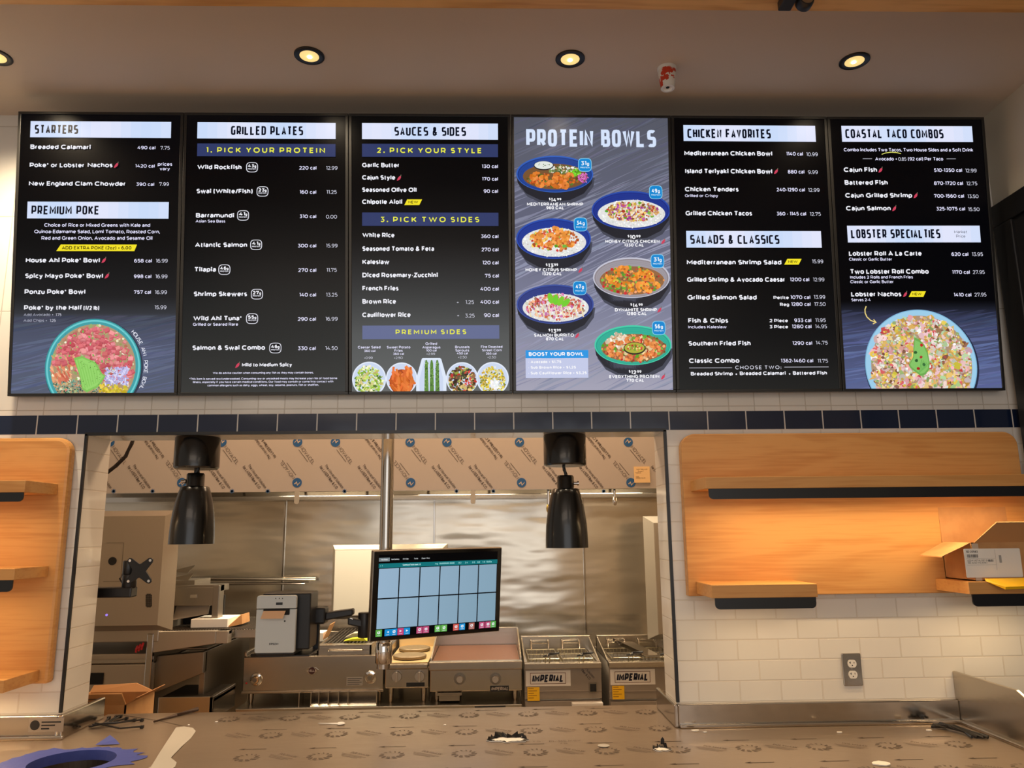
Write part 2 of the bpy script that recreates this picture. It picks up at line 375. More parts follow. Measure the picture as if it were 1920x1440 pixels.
def ribbon(p, t):
    """quads of a pen line of width t along p, with mitred corners"""
    q = [p[0]]
    for a in p[1:]:
        if abs(a[0] - q[-1][0]) + abs(a[1] - q[-1][1]) > 1e-6: q.append(a)
    p = q; n = len(p)
    closed = n > 3 and abs(p[0][0] - p[-1][0]) + abs(p[0][1] - p[-1][1]) < 1e-4
    def d(i):
        a, b = p[i], p[i + 1]; l = math.hypot(b[0] - a[0], b[1] - a[1]); return ((b[0] - a[0]) / l, (b[1] - a[1]) / l)
    L, R = [], []
    for i in range(n):
        d1 = d(i) if i < n - 1 else (d(0) if closed else d(n - 2))
        d0 = d(i - 1) if i > 0 else (d(n - 2) if closed else d1)
        nx, ny = -(d0[1] + d1[1]), d0[0] + d1[0]; l = math.hypot(nx, ny)
        if l < 1e-6: nx, ny, l = -d1[1], d1[0], 1
        nx /= l; ny /= l
        k = t / 2 / max(.5, nx * -d1[1] + ny * d1[0])
        L.append((p[i][0] + nx * k, p[i][1] + ny * k)); R.append((p[i][0] - nx * k, p[i][1] - ny * k))
    return [(R[i], R[i + 1], L[i + 1], L[i]) for i in range(n - 1)]

def text_quads(s, x0, x1, y, h, wt=.2, sq=2.2, gap=.09, just=None):
    """quads (x right, y up) of a line of lettering that runs from x0 to x1 on baseline y with capitals h high; wt is the stroke over h"""
    wd = {c: G[c][0] if sq < 3 or G[c][0] < .3 or not c.isalnum() else (1.1 if c in 'MW' else .84) for c in G}
    adv, tot = [], 0
    for c in s:
        if c == ' ': tot += (.3 if sq < 3 else .5) + gap * .4; continue
        adv.append((c, tot)); tot += max(wd[c], wt * 1.05) + gap
    tot -= gap
    if x1 is None:
        k = h
        if just == 'c': x0 -= tot * h / 2
        if just == 'r': x0 -= tot * h
    else: k = (x1 - x0) / tot
    out = []
    for c, a in adv:
        w = max(wd[c], wt * 1.05); tx = wt * h / k
        for st in strokes(c, sq):
            fx = max(0., w - tx) / max(G[c][0], 1e-3) if G[c][0] > .14 else 0
            if G[c][0] <= .14: pts = [(x0 + (a + w / 2) * k, y + h * (wt / 2 + py * (1 - wt))) for px, py in st]
            else: pts = [(x0 + (a + tx / 2 + px * fx) * k, y + h * (wt / 2 + py * (1 - wt))) for px, py in st]
            if c in '.:!i' and len(pts) == 2 and abs(pts[0][1] - pts[1][1]) < h * .2:   # dots
                cx, cy = (pts[0][0] + pts[1][0]) / 2, (pts[0][1] + pts[1][1]) / 2; r = wt * h * .58
                out.append(((cx - r, cy - r), (cx + r, cy - r), (cx + r, cy + r), (cx - r, cy + r)))
            else:
                qs = ribbon(pts, wt * h)
                if c.isupper() or c.isdigit(): qs = [[(a, min(max(b, y), y + h)) for a, b in q] for q in qs]
                out += qs
    return out

# ---------------------------------------------------------------- menu wording, millimetres on each screen
TEXT = [
'''H|STARTERS|65.7|234.8|90.5|36.4
B|Breaded Calamari|51.7|285.9|153.1|18.5
S|490 cal|467.4|537.4|151.8|13.8
L|7.75|557|593.2|153|14.6
B|Poke* or Lobster|51.7|263.4|226.7|18.5
B|Nachos|275.8|372.5|225.8|18.5
S|1420 cal|460.5|536.6|226.3|13.7
S|prices|548.1|604.5|218.6|13.7
S|vary|556.3|596|236.8|12.9
B|New England Clam Chowder|51.3|425.7|300.9|18.4
S|390 cal|466.4|536.6|300.4|13.7
L|7.99|555.6|593.7|300.1|14.5
H|PREMIUM POKE|65|326.7|416.2|35.9
S|Choice of Rice or Mixed Greens with Kale and|116.5|524.9|465.1|14.3
S|Quinoa-Edamame Salad, Lomi Tomato, Roasted Corn,|79.1|563.5|490.9|14.3
S|Red and Green Onion, Avocado and Sesame Oil|107.6|535.1|516.7|14.3
K|ADD EXTRA POKE (2oz) + 6.00|187.2|455.1|555.1|13.5
B|House Ahi Poke* Bowl|50.6|335.2|606.7|18.8
S|658 cal|466.7|535.4|606.7|14.4
L|16.99|550.2|596.3|607.1|14.8
B|Spicy Mayo Poke* Bowl|50.1|349|668.4|18.8
S|998 cal|467.2|535|668.7|14.4
L|16.99|550.2|597|669.3|14.8
B|Ponzu Poke* Bowl|50.4|283.4|730.8|18.7
S|757 cal|468.9|535|730.6|14.3
L|16.99|549.8|596.5|731.3|14.8
B|Poke* by the Half|50.7|272.3|793|18.7
B|(1/2 lb)|277.5|338.4|793.8|17.1
L|15.99|550.1|595.9|790.6|14.7
M|Add Avocado +|50.4|163.7|816.2|10.5
L|1.75|172.4|194.1|816.6|10.6
M|Add Chips +|50.4|140.9|838.9|10.5
L|1.25|150.7|173.2|839.3|10.6''',
'''H|GRILLED PLATES|184|467|91.5|37.2
Y|1. PICK YOUR PROTEIN|88.6|552.7|164.1|22.2
B|Wild Rockfish|55.9|227.7|232.2|18.8
S|220 cal|452.3|519.8|231.9|14.8
L|12.99|556.8|602.1|231.9|14.8
B|Swai (White/Fish)|54.8|272.4|329.5|18.7
S|160 cal|454.2|519.4|330.4|14.7
L|11.25|559.1|599.2|330.1|14.7
B|Barramundi|54.6|202.1|427.3|18.5
S|Asian Sea Bass|53.8|167.8|447|11.3
S|310 cal|454.8|519.9|429|14.6
L|0.00|557.5|600.5|430.1|14.6
B|Atlantic Salmon|53.6|253.8|545.2|18.4
S|300 cal|448.7|520.4|546.6|14.4
L|15.99|557.8|602.6|546.6|14.5
B|Tilapia|52.8|136.2|643.3|18.9
S|270 cal|451.3|521|644.4|14.9
L|11.75|560.1|600|644|14.9
B|Shrimp Skewers|52.9|256|740.4|18.8
S|140 cal|455.9|520.7|742.3|14.8
L|13.25|558.4|602.6|742.5|14.8
B|Wild Ahi Tuna*|53|237.2|836.1|18.7
S|Grilled or Seared Rare|52.3|223.8|856.4|11.8
S|290 cal|451|520.7|838|14.7
L|16.99|556.7|603.5|837.4|14.7
B|Salmon & Swai Combo|52.3|327.6|951.2|18.5
S|330 cal|451.8|520.4|952.8|14.6
L|14.50|556.3|603.7|952.8|14.6
B|Mild to Medium Spicy|240.6|430.3|1016.3|14.5
S|We do advise caution when consuming any fish as they may contain bones.|131.4|512.2|1044.2|8
S|*This item is served raw/undercooked. Consuming raw or uncooked meats may increase your risk of food borne|43.5|602.3|1066.6|8
S|illness, especially if you have certain medical conditions. Our food may contain or come into contact with|57|587.7|1079|8
S|common allergens such as dairy, eggs, wheat, soy, sesame, peanuts, fish or shellfish.|112.1|532|1092|8''',
'''H|SAUCES & SIDES|180.3|466.1|91|36.6
Y|2. PICK YOUR STYLE|111.8|527.8|162.4|21.9
B|Garlic Butter|52.5|200.2|221.7|18.6
S|130 cal|527.8|592.7|223.3|14.6
B|Cajun Style|52.5|183.8|272.3|18.6
S|170 cal|528.3|592.4|274.9|14.6
B|Seasoned Olive Oil|52.4|268.3|322.4|18.6
S|90 cal|534.7|592.4|324.9|14.6
B|Chipotle Aioli|52.4|211.2|371.2|18.6
K|NEW|235.7|273.7|368.9|11.3
Y|3. PICK TWO SIDES|124.4|516.5|444.5|21.8
B|White Rice|53.1|180.2|506.1|18.5
S|360 cal|522.8|592.6|508.7|14.5
B|Seasoned Tomato & Feta|52.9|337|560.7|18.7
S|270 cal|524.9|592.3|562.3|15.1
B|Kaleslaw|53.3|159.6|613.5|18.7
S|120 cal|527.8|592.4|615|15
B|Diced Rosemary-Zucchini|53.2|351.3|666.3|18.7
S|75 cal|537.4|592.8|667.6|15
B|French Fries|53.2|195.6|719|18.7
S|400 cal|519|592.4|720.1|15
B|Brown Rice|53.2|185.7|771.2|18.6
L|+|424.9|433.9|772|12.5
L|1.25|459.6|493.6|772.9|15
S|400 cal|519|592.5|772.2|15
B|Cauliflower Rice|52.7|243|824.2|18.6
L|+|426.2|435.2|824.3|12.5
L|3.25|458.1|495.8|826.9|15
S|90 cal|533|592.1|825|15
Y|PREMIUM SIDES|183.8|462.2|892.4|19
S|Caesar Salad|35.2|124|947.2|9.9
S|360 cal|59.9|104.1|961.3|9.1
L|+0.99|59.9|93.5|988.5|9.1
S|Sweet Potato|149.2|241.8|947.6|9.9
S|Fries|178.8|211.3|961|9.9
S|360 cal|173.5|216.5|973.3|9.1
L|+2.50|177.1|211.2|989|9.1
S|Grilled|300.9|346.9|934.2|9.9
S|Asparagus|288.6|359.9|948.2|9.9
S|100 cal|304|344.8|960.6|9.1
L|+2.99|304.8|338.6|973.9|9.1
S|Brussels|418.2|475|947.8|9.9
S|Sprouts|419|473.3|961.1|9.9
S|450 cal|425|467.9|972.3|9.1
L|+2.50|429.8|463.7|987.6|9.1
S|Fire Roasted|520|605.1|947.4|9.9
S|Street Corn|524.4|601.7|960.7|9.9
S|365 cal|539|581.6|973.6|9.1
L|+2.50|545.5|579|988.1|9.1''',
'''P|PROTEIN BOWLS|60|583.5|133.3|72
W|$|148.3|155.4|354.3|10.6
W|14|156.6|178.9|360.8|16.3
W|99|180.9|198.1|354.2|9.8
W|MEDITERRANEAN SHRIMP|60.6|285.6|376.6|13
W|960 CAL|137.9|208.4|391.4|13
W|$|461.5|468.8|505.1|10.6
W|10|470.6|493.5|511.6|16.3
W|99|495.6|513.6|505|9.8
W|HONEY CITRUS CHICKEN|372.1|589.3|527.6|13
W|1330 CAL|448.1|526.1|542.5|13
W|$|133.1|140.5|621.3|10.9
W|13|142.1|163.9|627.1|15.9
W|99|166|182.4|620.8|10.1
W|HONEY CITRUS SHRIMP|52.9|256.7|643|13.4
W|1320 CAL|118.8|196.4|658.5|13.4
W|$|467.8|475.2|781.3|10.9
W|14|476.8|498.6|787.6|15.9
W|99|500.8|517.3|781.3|10
W|DYNAMITE SHRIMP|406|573.6|803.7|13.3
W|1280 CAL|452.7|532.8|818.8|13.3
W|$|141.4|148.8|882.4|10.8
W|13|150.4|172.4|888.7|15.8
W|99|174.2|190.5|882.5|10
W|SALMON BURRITO|84|241.9|904.2|13.2
W|870 CAL|130.8|201.6|918.8|13.2
W|$|457.2|464.6|1047.2|10.8
W|12|466.1|487.5|1053.5|15.7
W|99|490|507.3|1047.4|9.9
W|EVERYTHING PROTEIN|379.7|578.5|1068.7|13.2
W|770 CAL|447.1|517.3|1083.5|13.2
W|BOOST YOUR BOWL|62.5|279.4|979.3|14.9
W|- Avocado + $1.75|59.8|190.7|1008.2|11.1
W|- Sub Brown Rice + $1.25|59.6|248.4|1030|11.1
W|- Sub Cauliflower Rice + $3.25|59.4|290.7|1052.2|11.1''',
'''H|CHICKEN FAVORITES|64.8|408.7|93.9|38.8
B|Mediterranean Chicken Bowl|50.5|411.3|166.9|19.7
S|1140 cal|468.8|537.5|165.2|15.5
L|10.99|551|598.4|166.9|15.5
B|Island Teriyaki Chicken Bowl|52.1|408.1|241.2|19.5
S|880 cal|471.5|539.5|240|15.3
L|9.99|554.2|594.4|241.3|15.3
B|Chicken Tenders|49.6|267.2|316.2|19.3
S|Grilled or Crispy|49.1|183.4|339.3|12.1
S|240-1290 cal|422.4|537.8|314.7|15.2
L|12.99|550.3|597.7|315.9|15.2
B|Grilled Chicken Tacos|49.8|318.2|415.1|19.1
S|360 - 1145 cal|418|537.6|414|15
L|12.75|552.5|597.2|415.3|15
H|SALADS & CLASSICS|65.5|424.6|531.2|36.9
B|Mediterranean Shrimp Salad|50.4|428.3|615.3|19.3
K|NEW|455.6|493.8|608.7|11
L|15.99|551.1|596.5|609.9|15.2
B|Grilled Shrimp & Avocado Caesar|49.7|439.6|685.5|19.2
S|1200 cal|459.1|536.5|683.2|15.1
L|12.99|551.4|597|683.6|15.1
B|Grilled Salmon Salad|49.6|323.7|757.3|19
B|Petite|390.3|451.6|755.7|13.3
S|1070 cal|457.8|536.9|755.3|15
L|13.99|550.6|596.4|754.6|15
B|Reg|414.6|451.5|783.4|13.2
S|1280 cal|459.4|536.7|783.1|14.9
L|17.50|550.7|596.5|783.2|14.9
B|Fish & Chips|50.4|207.5|850.1|18.8
S|Includes Kaleslaw|49.8|200.7|872.2|11.8
B|2 Piece|370.8|443.6|848.4|13.1
S|933 cal|468.6|536.2|848.3|14.8
L|11.95|551.8|593.7|848|14.8
B|3 Piece|369.7|443.2|873|13.1
S|1280 cal|458|535.7|872.8|14.8
L|14.95|549.7|596.8|873.1|14.8
B|Southern Fried Fish|49.1|292.9|941.2|18.6
S|1290 cal|456.8|535.1|939.3|14.6
L|14.75|549|596.4|938.4|14.7
B|Classic Combo|49.9|246.7|1010|18.5
S|1362-1460 cal|408.5|535.5|1009.5|14.5
L|11.75|552.5|593.2|1010.9|14.5
C|CHOOSE TWO:|229.7|408.9|1035.6|14.4
B|Breaded Shrimp|55.9|219.2|1059.6|14.4
B|Breaded Calamari|246.2|425.6|1058.9|14.4
B|Battered Fish|453.6|586.8|1058.7|14.4''',
'''H|COASTAL TACO COMBOS|69.8|471.8|90.7|38.1
S|Combo includes Two Tacos, Two House Sides and a Soft Drink|59.6|588.5|146.4|14.3
S|Avocado +|185.3|274.7|184.5|14.3
L|0.85|279.6|312.1|185.2|14.3
S|(92 cal) Per Taco|318.7|463|184.3|14.3
B|Cajun Fish|54.6|189.6|232.6|19.3
S|510-1350 cal|422.1|537.1|232.1|15.1
L|12.99|549.6|596.2|233.6|15.1
B|Battered Fish|55.1|230|286.1|19.2
S|870-1720 cal|418.3|536.8|286.6|15.1
L|12.75|550.5|594.9|287.7|15.1
B|Cajun Grilled Shrimp|54.4|325.8|339.5|19.2
S|700-1560 cal|414.6|536.9|339.7|15
L|13.50|551|595.8|341.3|15
B|Cajun Salmon|54.4|235.2|393|19.1
S|325-1075 cal|420.2|537.4|393|15
L|15.50|549|596.2|395.1|15
H|LOBSTER SPECIALTIES|68.2|429.1|507.5|37.1
D|Market|485.9|538.5|487.2|11.6
D|Price|493.1|529.9|505|11.6
B|Lobster Roll À La Carte|55|347.8|579.5|19.6
S|Classic or Garlic Butter|54.2|227.2|599.4|12.3
S|620 cal|468.1|536.7|580.9|15.4
L|13.95|550.5|595.7|581.4|15.4
B|Two Lobster Roll Combo|55.2|371.5|653.3|19.5
S|Includes 2 Rolls and French Fries|54.1|306|672.7|12.3
S|Classic or Garlic Butter|53.8|227.5|691.3|12.2
S|1170 cal|465.7|537|654.5|15.3
L|27.95|549.2|597.2|654.6|15.3
B|Lobster Nachos|54.3|254.7|745.3|19.4
S|1410 cal|465.6|536.4|746.8|15.2
L|27.95|548.9|596.9|746.6|15.2
S|Serves 2-4|54|130.9|764.6|12.2
K|NEW|299.4|335.9|741.3|11''',
]
BARS = [('w',0,48.8,38.9,596.3,104.9), ('w',0,48.6,364.4,594.9,431.4), ('w',1,52.7,39.3,594.5,106), ('n',1,53.7,126.4,594.2,178.3), ('w',2,52.2,38.8,593.6,105.7), ('n',2,52.2,124.5,593.1,177.9), ('n',2,52.4,405.5,593,459.3), ('g',2,53.1,857.3,593.1,910.8), ('b',3,50.1,956.6,298.1,988.6), ('t',3,49.8,987.5,297,1066.2), ('w',4,49.2,39.2,594.2,106.3), ('w',4,50.8,477.9,594.1,546.1), ('w',5,55.7,38.7,591.5,105.5), ('w',5,54.4,455.6,591.6,524.5)]
TAGS = [(0,[(182,535.3), (475.8,535.3), (466.1,561.2), (165.6,561.1)]), (2,[(230.6,351.9), (289.9,351.8), (278.8,374.8), (219.5,375)]), (4,[(453.1,591.4), (510.5,591.3), (497.7,615), (439.5,615.1)]), (5,[(297.6,724.4), (354.9,724.5), (342.9,747.7), (284.4,747.5)])]
CHILI = [(0,386.9,215.3), (0,350.4,596.3), (0,364.2,657.9), (1,224.5,1008.6), (2,199.3,263.8), (3,604.7,519.9), (3,271.6,636.3), (3,584.5,796.1), (3,255.1,897.3), (3,593.4,1062.4), (4,423.7,230), (5,204.4,222.7), (5,340.3,329.3), (5,250,383.1), (5,270.7,735.3)]
BADGE = [(1,268.3,222.8,'43g'), (1,310.2,321,'23g'), (1,236.2,418.1,'41g'), (1,288.2,535.9,'41g'), (1,167.7,634.7,'46g'), (1,293.8,732.2,'27g'), (1,276.5,828.6,'55g'), (1,366.4,944,'46g')]
BLUE = [(3,294.6,208,'31g'), (3,578,319.7,'49g'), (3,273.8,452.5,'34g'), (3,579.5,601,'31g'), (3,267.3,710,'47g'), (3,579.8,870,'56g')]
RULES = [(4,50.2,1029.2,216.6,1029.9), (4,421,1027.7,594.6,1028.4), (5,134.9,177,172.3,176.9), (5,477,176.8,514.6,176.8)]
DOTS = [(4,232.7,1054.8), (4,440.4,1055)]
PICS = {'poke': (0,320.3,1016.1,183.2,188.8), 'caesar': (2,79.3,1066.4,66.7,67.9), 'fries': (2,206.9,1065,61.6,62.6), 'asparagus': (2,323.6,1051.1,56.9,64), 'sprouts': (2,444.9,1066.2,63.2,64), 'corn': (2,565.4,1066.8,64.1,64.9), 'shrimp': (3,173.4,245.5,154.6,75.9), 'chicken': (3,477.4,393.7,158.1,79.8), 'honey': (3,165.7,509.6,149.5,82.4), 'dynamite': (3,474.6,667.4,153.6,81.9), 'burrito': (3,169.2,773.7,153.4,79.2), 'everything': (3,476.3,937.5,153.3,79), 'nachos': (5,316.6,1023.9,223,225.3)}

# ---------------------------------------------------------------- the setting
OX0, OX1, OZ0, OZ1, WT = -1.618, .628, .90, 1.996, .19          # the pass opening
WX0, WX1, CZ = -3.4, 2.076, 3.345
BZ0, BZ1 = 1.998, 2.0745                                            # navy band
FM = [M['tile'], M['tile_navy'], M['tile_tall'], M['tile_jamb'], M['tile_soffit'], M['paint']]
def front_piece(x0, x1, z0, z1, jamb=None, soffit=False):
    """one piece of the tiled front wall: front, back and the faces turned to the pass opening"""
    w = MB()
    for a, b, m in ((0, BZ0, 0), (BZ0, BZ1, 1), (BZ1, CZ, 2)):
        a, b = max(a, z0), min(b, z1)
        if b > a: w.face([(x0, 0, a), (x1, 0, a), (x1, 0, b), (x0, 0, b)], m)
    w.face([(x0, WT, z0), (x0, WT, z1), (x1, WT, z1), (x1, WT, z0)], 5)
    w.face([(x0, 0, z0), (x0, 0, z1), (x0, WT, z1), (x0, WT, z0)], 3); w.face([(x1, 0, z0), (x1, WT, z0), (x1, WT, z1), (x1, 0, z1)], 3)
    w.face([(x0, 0, z0), (x0, WT, z0), (x1, WT, z0), (x1, 0, z0)], 4 if soffit else 5); w.face([(x0, 0, z1), (x1, 0, z1), (x1, WT, z1), (x0, WT, z1)], 5)
    struct('wall_front', w, FM)
front_piece(WX0, OX0, 0, CZ); front_piece(OX1, WX1, 0, CZ); front_piece(OX0, OX1, OZ1, CZ, soffit=True); front_piece(OX0, OX1, 0, OZ0 - .045)
struct('trim_1', MB().box(OX0 - .007, OX0 + .003, -.004, .006, .985, OZ1 + .003), M['black_trim'])
struct('trim_2', MB().box(OX0 - .007, OX1 + .007, -.004, .006, OZ1 - .002, OZ1 + .010), M['black_trim'])
struct('trim_3', MB().box(OX1 - .003, OX1 + .009, -.004, .006, .985, OZ1 + .003), M['black_trim'])
struct('floor', MB().box(WX0, 2.3, -6.5, 2.75, -.05, 0), M['floor'])
struct('ceiling', MB().box(WX0, 2.3, -6.5, 2.75, CZ, CZ + .08), M['ceiling'])
struct('wall_right', MB().box(WX1, WX1 + .12, -6.5, 0, 0, CZ), M['paint'])
struct('wall_back', MB().box(WX0, 2.3, 2.62, 2.72, 0, CZ), M['steel_wall'])
struct('wall_right', MB().box(1.9, 2.0, .2, 2.62, 0, CZ), M['steel_wall'])
# seams of the sheet-steel wall
for i, sx in enumerate((at(530, 1050, 2.6).x, at(814, 980, 2.6).x, at(1098, 1120, 2.6).x)):
    struct('trim_%d' % (4 + i), MB().box(sx - .006, sx + .006, 2.606, 2.622, .3, 2.3), M['steel_smooth'], .002)
# ceiling beam with wood veneer
bz = 3.20
b_ = MB(); b_.box(WX0, WX1, -1.25, -.888, bz + .012, CZ); b_.box(WX0, WX1, -1.25, -.888, bz, bz + .012)
struct('trim_7', b_, M['wood_beam'])
# black door in the right wall
d = MB(); X = WX1
d.box(X - .035, X, -1.30, -.03, 2.83, 2.925); d.box(X - .035, X, -.14, -.03, 0, 2.83); d.box(X - .035, X, -1.30, -1.19, 0, 2.83)
dr = struct('door_1', d, M['black_trim'], .004)
l = MB(); l.box(X - .02, X - .002, -1.19, -.14, 0, 2.83); l.box(X - .026, X - .018, -.30, -.24, .1, 2.75)
lo = l.build('door_leaf', M['black'], dr)

# ---------------------------------------------------------------- counter and splash
CT = .90
ctr = thing('service_counter', 'stainless service counter running under the pass opening, covered in film', 'counter', (0, -.2, CT - .04))
HX, HY, HR = -1.409, -.305, .132                                    # round rubbish hole cut through the top, left
def ring_rect(mb, x0, x1, y0, y1, cx, cy, rx, ry, z, m=0):
    angs = sorted([2 * math.pi * i / 48 for i in range(48)] + [math.atan2(y - cy, x - cx) % (2 * math.pi) for x in (x0, x1) for y in (y0, y1)])
    def rim(a):
        c, s_ = math.cos(a), math.sin(a); t = min(((x1 if c > 0 else x0) - cx) / c if abs(c) > 1e-9 else 9e9, ((y1 if s_ > 0 else y0) - cy) / s_ if abs(s_) > 1e-9 else 9e9)
        return (cx + c * t, cy + s_ * t, z)
    for a, b in zip(angs, angs[1:] + [angs[0] + 2 * math.pi]):
        if b - a < 1e-6: continue
        p = lambda q: (cx + rx * math.cos(q), cy + ry * math.sin(q), z)
        mb.face([p(a), rim(a), rim(b), p(b)], m)
c = MB()
RX = 1.675
ring_rect(c, -2.6, -1.15, -.95, 0, HX, HY, HR, HR, CT)
c.face([(-1.15, -.95, CT), (RX, -.95, CT), (RX, 0, CT), (-1.15, 0, CT)])
c.face([(OX0, 0, CT), (OX1, 0, CT), (OX1, .365, CT), (OX0, .365, CT)])
c.box(-2.6, RX, -.95, -.949, CT - .05, CT); c.box(OX0, OX1, .364, .365, CT - .05, CT)
c.face([(-2.6, -.95, CT - .04), (-2.6, 0, CT - .04), (-1.74, 0, CT - .04), (-1.74, -.95, CT - .04)])
c.face([(-1.26, -.95, CT - .04), (-1.26, 0, CT - .04), (RX, 0, CT - .04), (RX, -.95, CT - .04)])
c.face([(OX0, WT, CT - .04), (OX0, .365, CT - .04), (OX1, .365, CT - .04), (OX1, WT, CT - .04)])
c.build('counter_top', M['counterfilm'], ctr)
h = MB(); n = 48
for i in range(n):
    a, b = 2 * math.pi * i / n, 2 * math.pi * (i + 1) / n
    P = lambda q, z: (HX + HR * math.cos(q), HY + HR * math.sin(q), z)
    h.face([P(a, CT), P(b, CT), P(b, CT - .22), P(a, CT - .22)], 0, None, True)
    h.face([P(a, CT - .22), P(b, CT - .22), (HX, HY, CT - .22)], 0)
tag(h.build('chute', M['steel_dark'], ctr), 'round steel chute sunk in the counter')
k = MB(); k.box(-2.6, RX, -.90, -.88, .1, CT - .05); k.box(-2.6, RX, -.05, -.03, .1, CT - .05); k.box(-2.6, -2.58, -.88, -.05, .1, CT - .05); k.box(RX - .02, RX, -.88, -.05, .1, CT - .05); k.box(-2.58, RX - .02, -.88, -.05, .1, .12)
k.build('cabinet_base', M['steel'], ctr)
# tape ring round the hole
rnd = random.Random(5)
t = MB(); pts = []
for i in range(60):
    a = 2 * math.pi * i / 60
    ro = HR + .026 + .016 * rnd.random() + (.06 * rnd.random() if a < .9 or a > 5.6 else 0) + (.05 if 2.2 < a < 3.6 else 0)
    pts.append(((HX + (HR - .004) * math.cos(a), HY + (HR - .004) * math.sin(a)), (HX + ro * math.cos(a), HY + ro * math.sin(a))))
for i in range(60):
    (a, b), (c2, d2) = pts[i], pts[(i + 1) % 60]; z0, z1 = CT + .0015 + .004 * rnd.random(), CT + .0015 + .004 * rnd.random()
    t.face([(a[0], a[1], CT + .002), (b[0], b[1], CT + .0015), (d2[0], d2[1], CT + .0015), (c2[0], c2[1], CT + .002)])
    t.face([(a[0], a[1], CT + .002), (c2[0], c2[1], CT + .002), (c2[0], c2[1], CT - .03), (a[0], a[1], CT - .03)])
tp = onz(200, 1396, CT); 
t.face([(tp.x - .03, tp.y - .02, CT + .004), (tp.x + .05, tp.y - .01, CT + .003), (tp.x + .02, tp.y + .02, CT + .012), (tp.x - .005, tp.y + .03, CT + .024)])
tag(t.build('masking_tape', M['tape']), 'torn blue painter tape stuck round the hole in the counter', 'tape')
# stainless splash strips
s = MB(); s.box(-2.6, OX0 + .002, -.022, -.0005, CT, .981); s.box(OX0 + .0005, OX0 + .020, -.022, .29, CT, .981); s.box(-2.6, OX0 + .03, -.034, -.02, CT, CT + .014)
left = tag(s.build('backsplash', M['steel_smooth'], None, .004), 'short stainless upstand left of the pass opening, with a maker plate', 'backsplash')
lb = MB(); a, b = at(55, 1347, -.0235), at(118, 1372, -.0235); lb.box(a.x, b.x, -.0235, -.022, b.z, a.z)
pl = lb.build('maker_plate', mat('plate_silver', lin(170, 160, 150), .35, .8), left)
g = MB()
for i in range(3): g.box(a.x + .045, b.x - .01 - .02 * i, -.0242, -.0235, a.z - .016 - i * .011, a.z - .011 - i * .011)
g.lathe([(.017, 0), (.017, .0006)], a.x + .022, -.0242, (a.z + b.z) / 2, 20, 'y'); g.build('plate_print', M['black'], pl)
s = MB(); s.box(OX1 - .002, RX, -.022, -.0005, CT, .981); s.box(OX1 - .016, OX1 - .0005, -.022, .30, CT, .981); s.box(OX1, RX, -.036, -.02, CT, CT + .014)
tag(s.build('backsplash', M['steel_smooth'], None, .004), 'long stainless upstand under the right-hand tiles', 'backsplash')
s = MB(); s.prism([(0, CT), (0, 1.080), (-.36, 1.080), (-.50, 1.02), (-.95, 1.02), (-.95, CT)], RX, RX + .012, 'x'); s.box(RX - .014, RX, -.95, -.02, CT, CT + .012)
tag(s.build('side_splash', M['steel'], None, .003), 'tall stainless end splash with a clipped corner at the right end of the counter', 'backsplash')

# ---------------------------------------------------------------- shelf units
def valance(mb, x0, x1, z0, z1, y): mb.prism(rrect(x0, x1, z0, z1, .016, 4, 'br bl'), y, y + .006, 'y')
su = thing('shelf_unit', 'wide maple back board with one long shelf and two short shelves, right of the pass', 'shelf', (1.35, -.015, 1.365))
MB().prism(rrect(.682, 2.013, 1.367, 1.978, .055, 7, 'tl tr'), -.045, -.001).build('back_panel', M['wood'], su, .003)
def shelf(par, x0, x1, z0, z1, vz, lamp=True, v0=None, v1=None, pw=1.0):
    sh = MB().box(x0, x1, -.25, -.0452, z0, z1).build('shelf', M['wood'], par, .002)
    if vz:
        v = MB(); valance(v, v0 if v0 is not None else x0 + .012, v1 if v1 is not None else x1 - .006, vz, z0, -.246); v.build('valance', M['black_trim'], sh)
    if lamp:
        MB().box(x0 + .05, x1 - .05, -.225, -.205, z0 - .008, z0 - .0005).build('light_strip', M['led'], sh)
        area('shelf_light', ((x0 + x1) / 2, -.215, z0 - .012), (math.radians(-12), 0, 0), abs(x1 - x0) - .1, .02, pw * abs(x1 - x0), (1, .69, .36))
    return sh
shelf(su, .711, 1.985, 1.755, 1.797, 1.718, pw=4.2)
shelf(su, .711, 1.085, 1.376, 1.421, 1.338, pw=2.4)
shelf(su, 1.624, 1.985, 1.378, 1.421, 1.336, pw=4.2)
sl = thing('shelf_unit', 'maple back board with three stacked shelves at the left edge, cut by the frame', 'shelf', (-2.1, -.015, 1.09))
MB().prism(rrect(-2.6, -1.652, 1.092, 1.982, .055, 7, 'tr'), -.045, -.001).build('back_panel', M['wood'], sl, .012)
shelf(sl, -2.58, -1.685, 1.765, 1.807, 1.733, pw=2.2)
shelf(sl, -2.58, -1.689, 1.467, 1.506, 1.428, pw=2.2)
shelf(sl, -2.58, -1.685, 1.101, 1.142, None, pw=5)

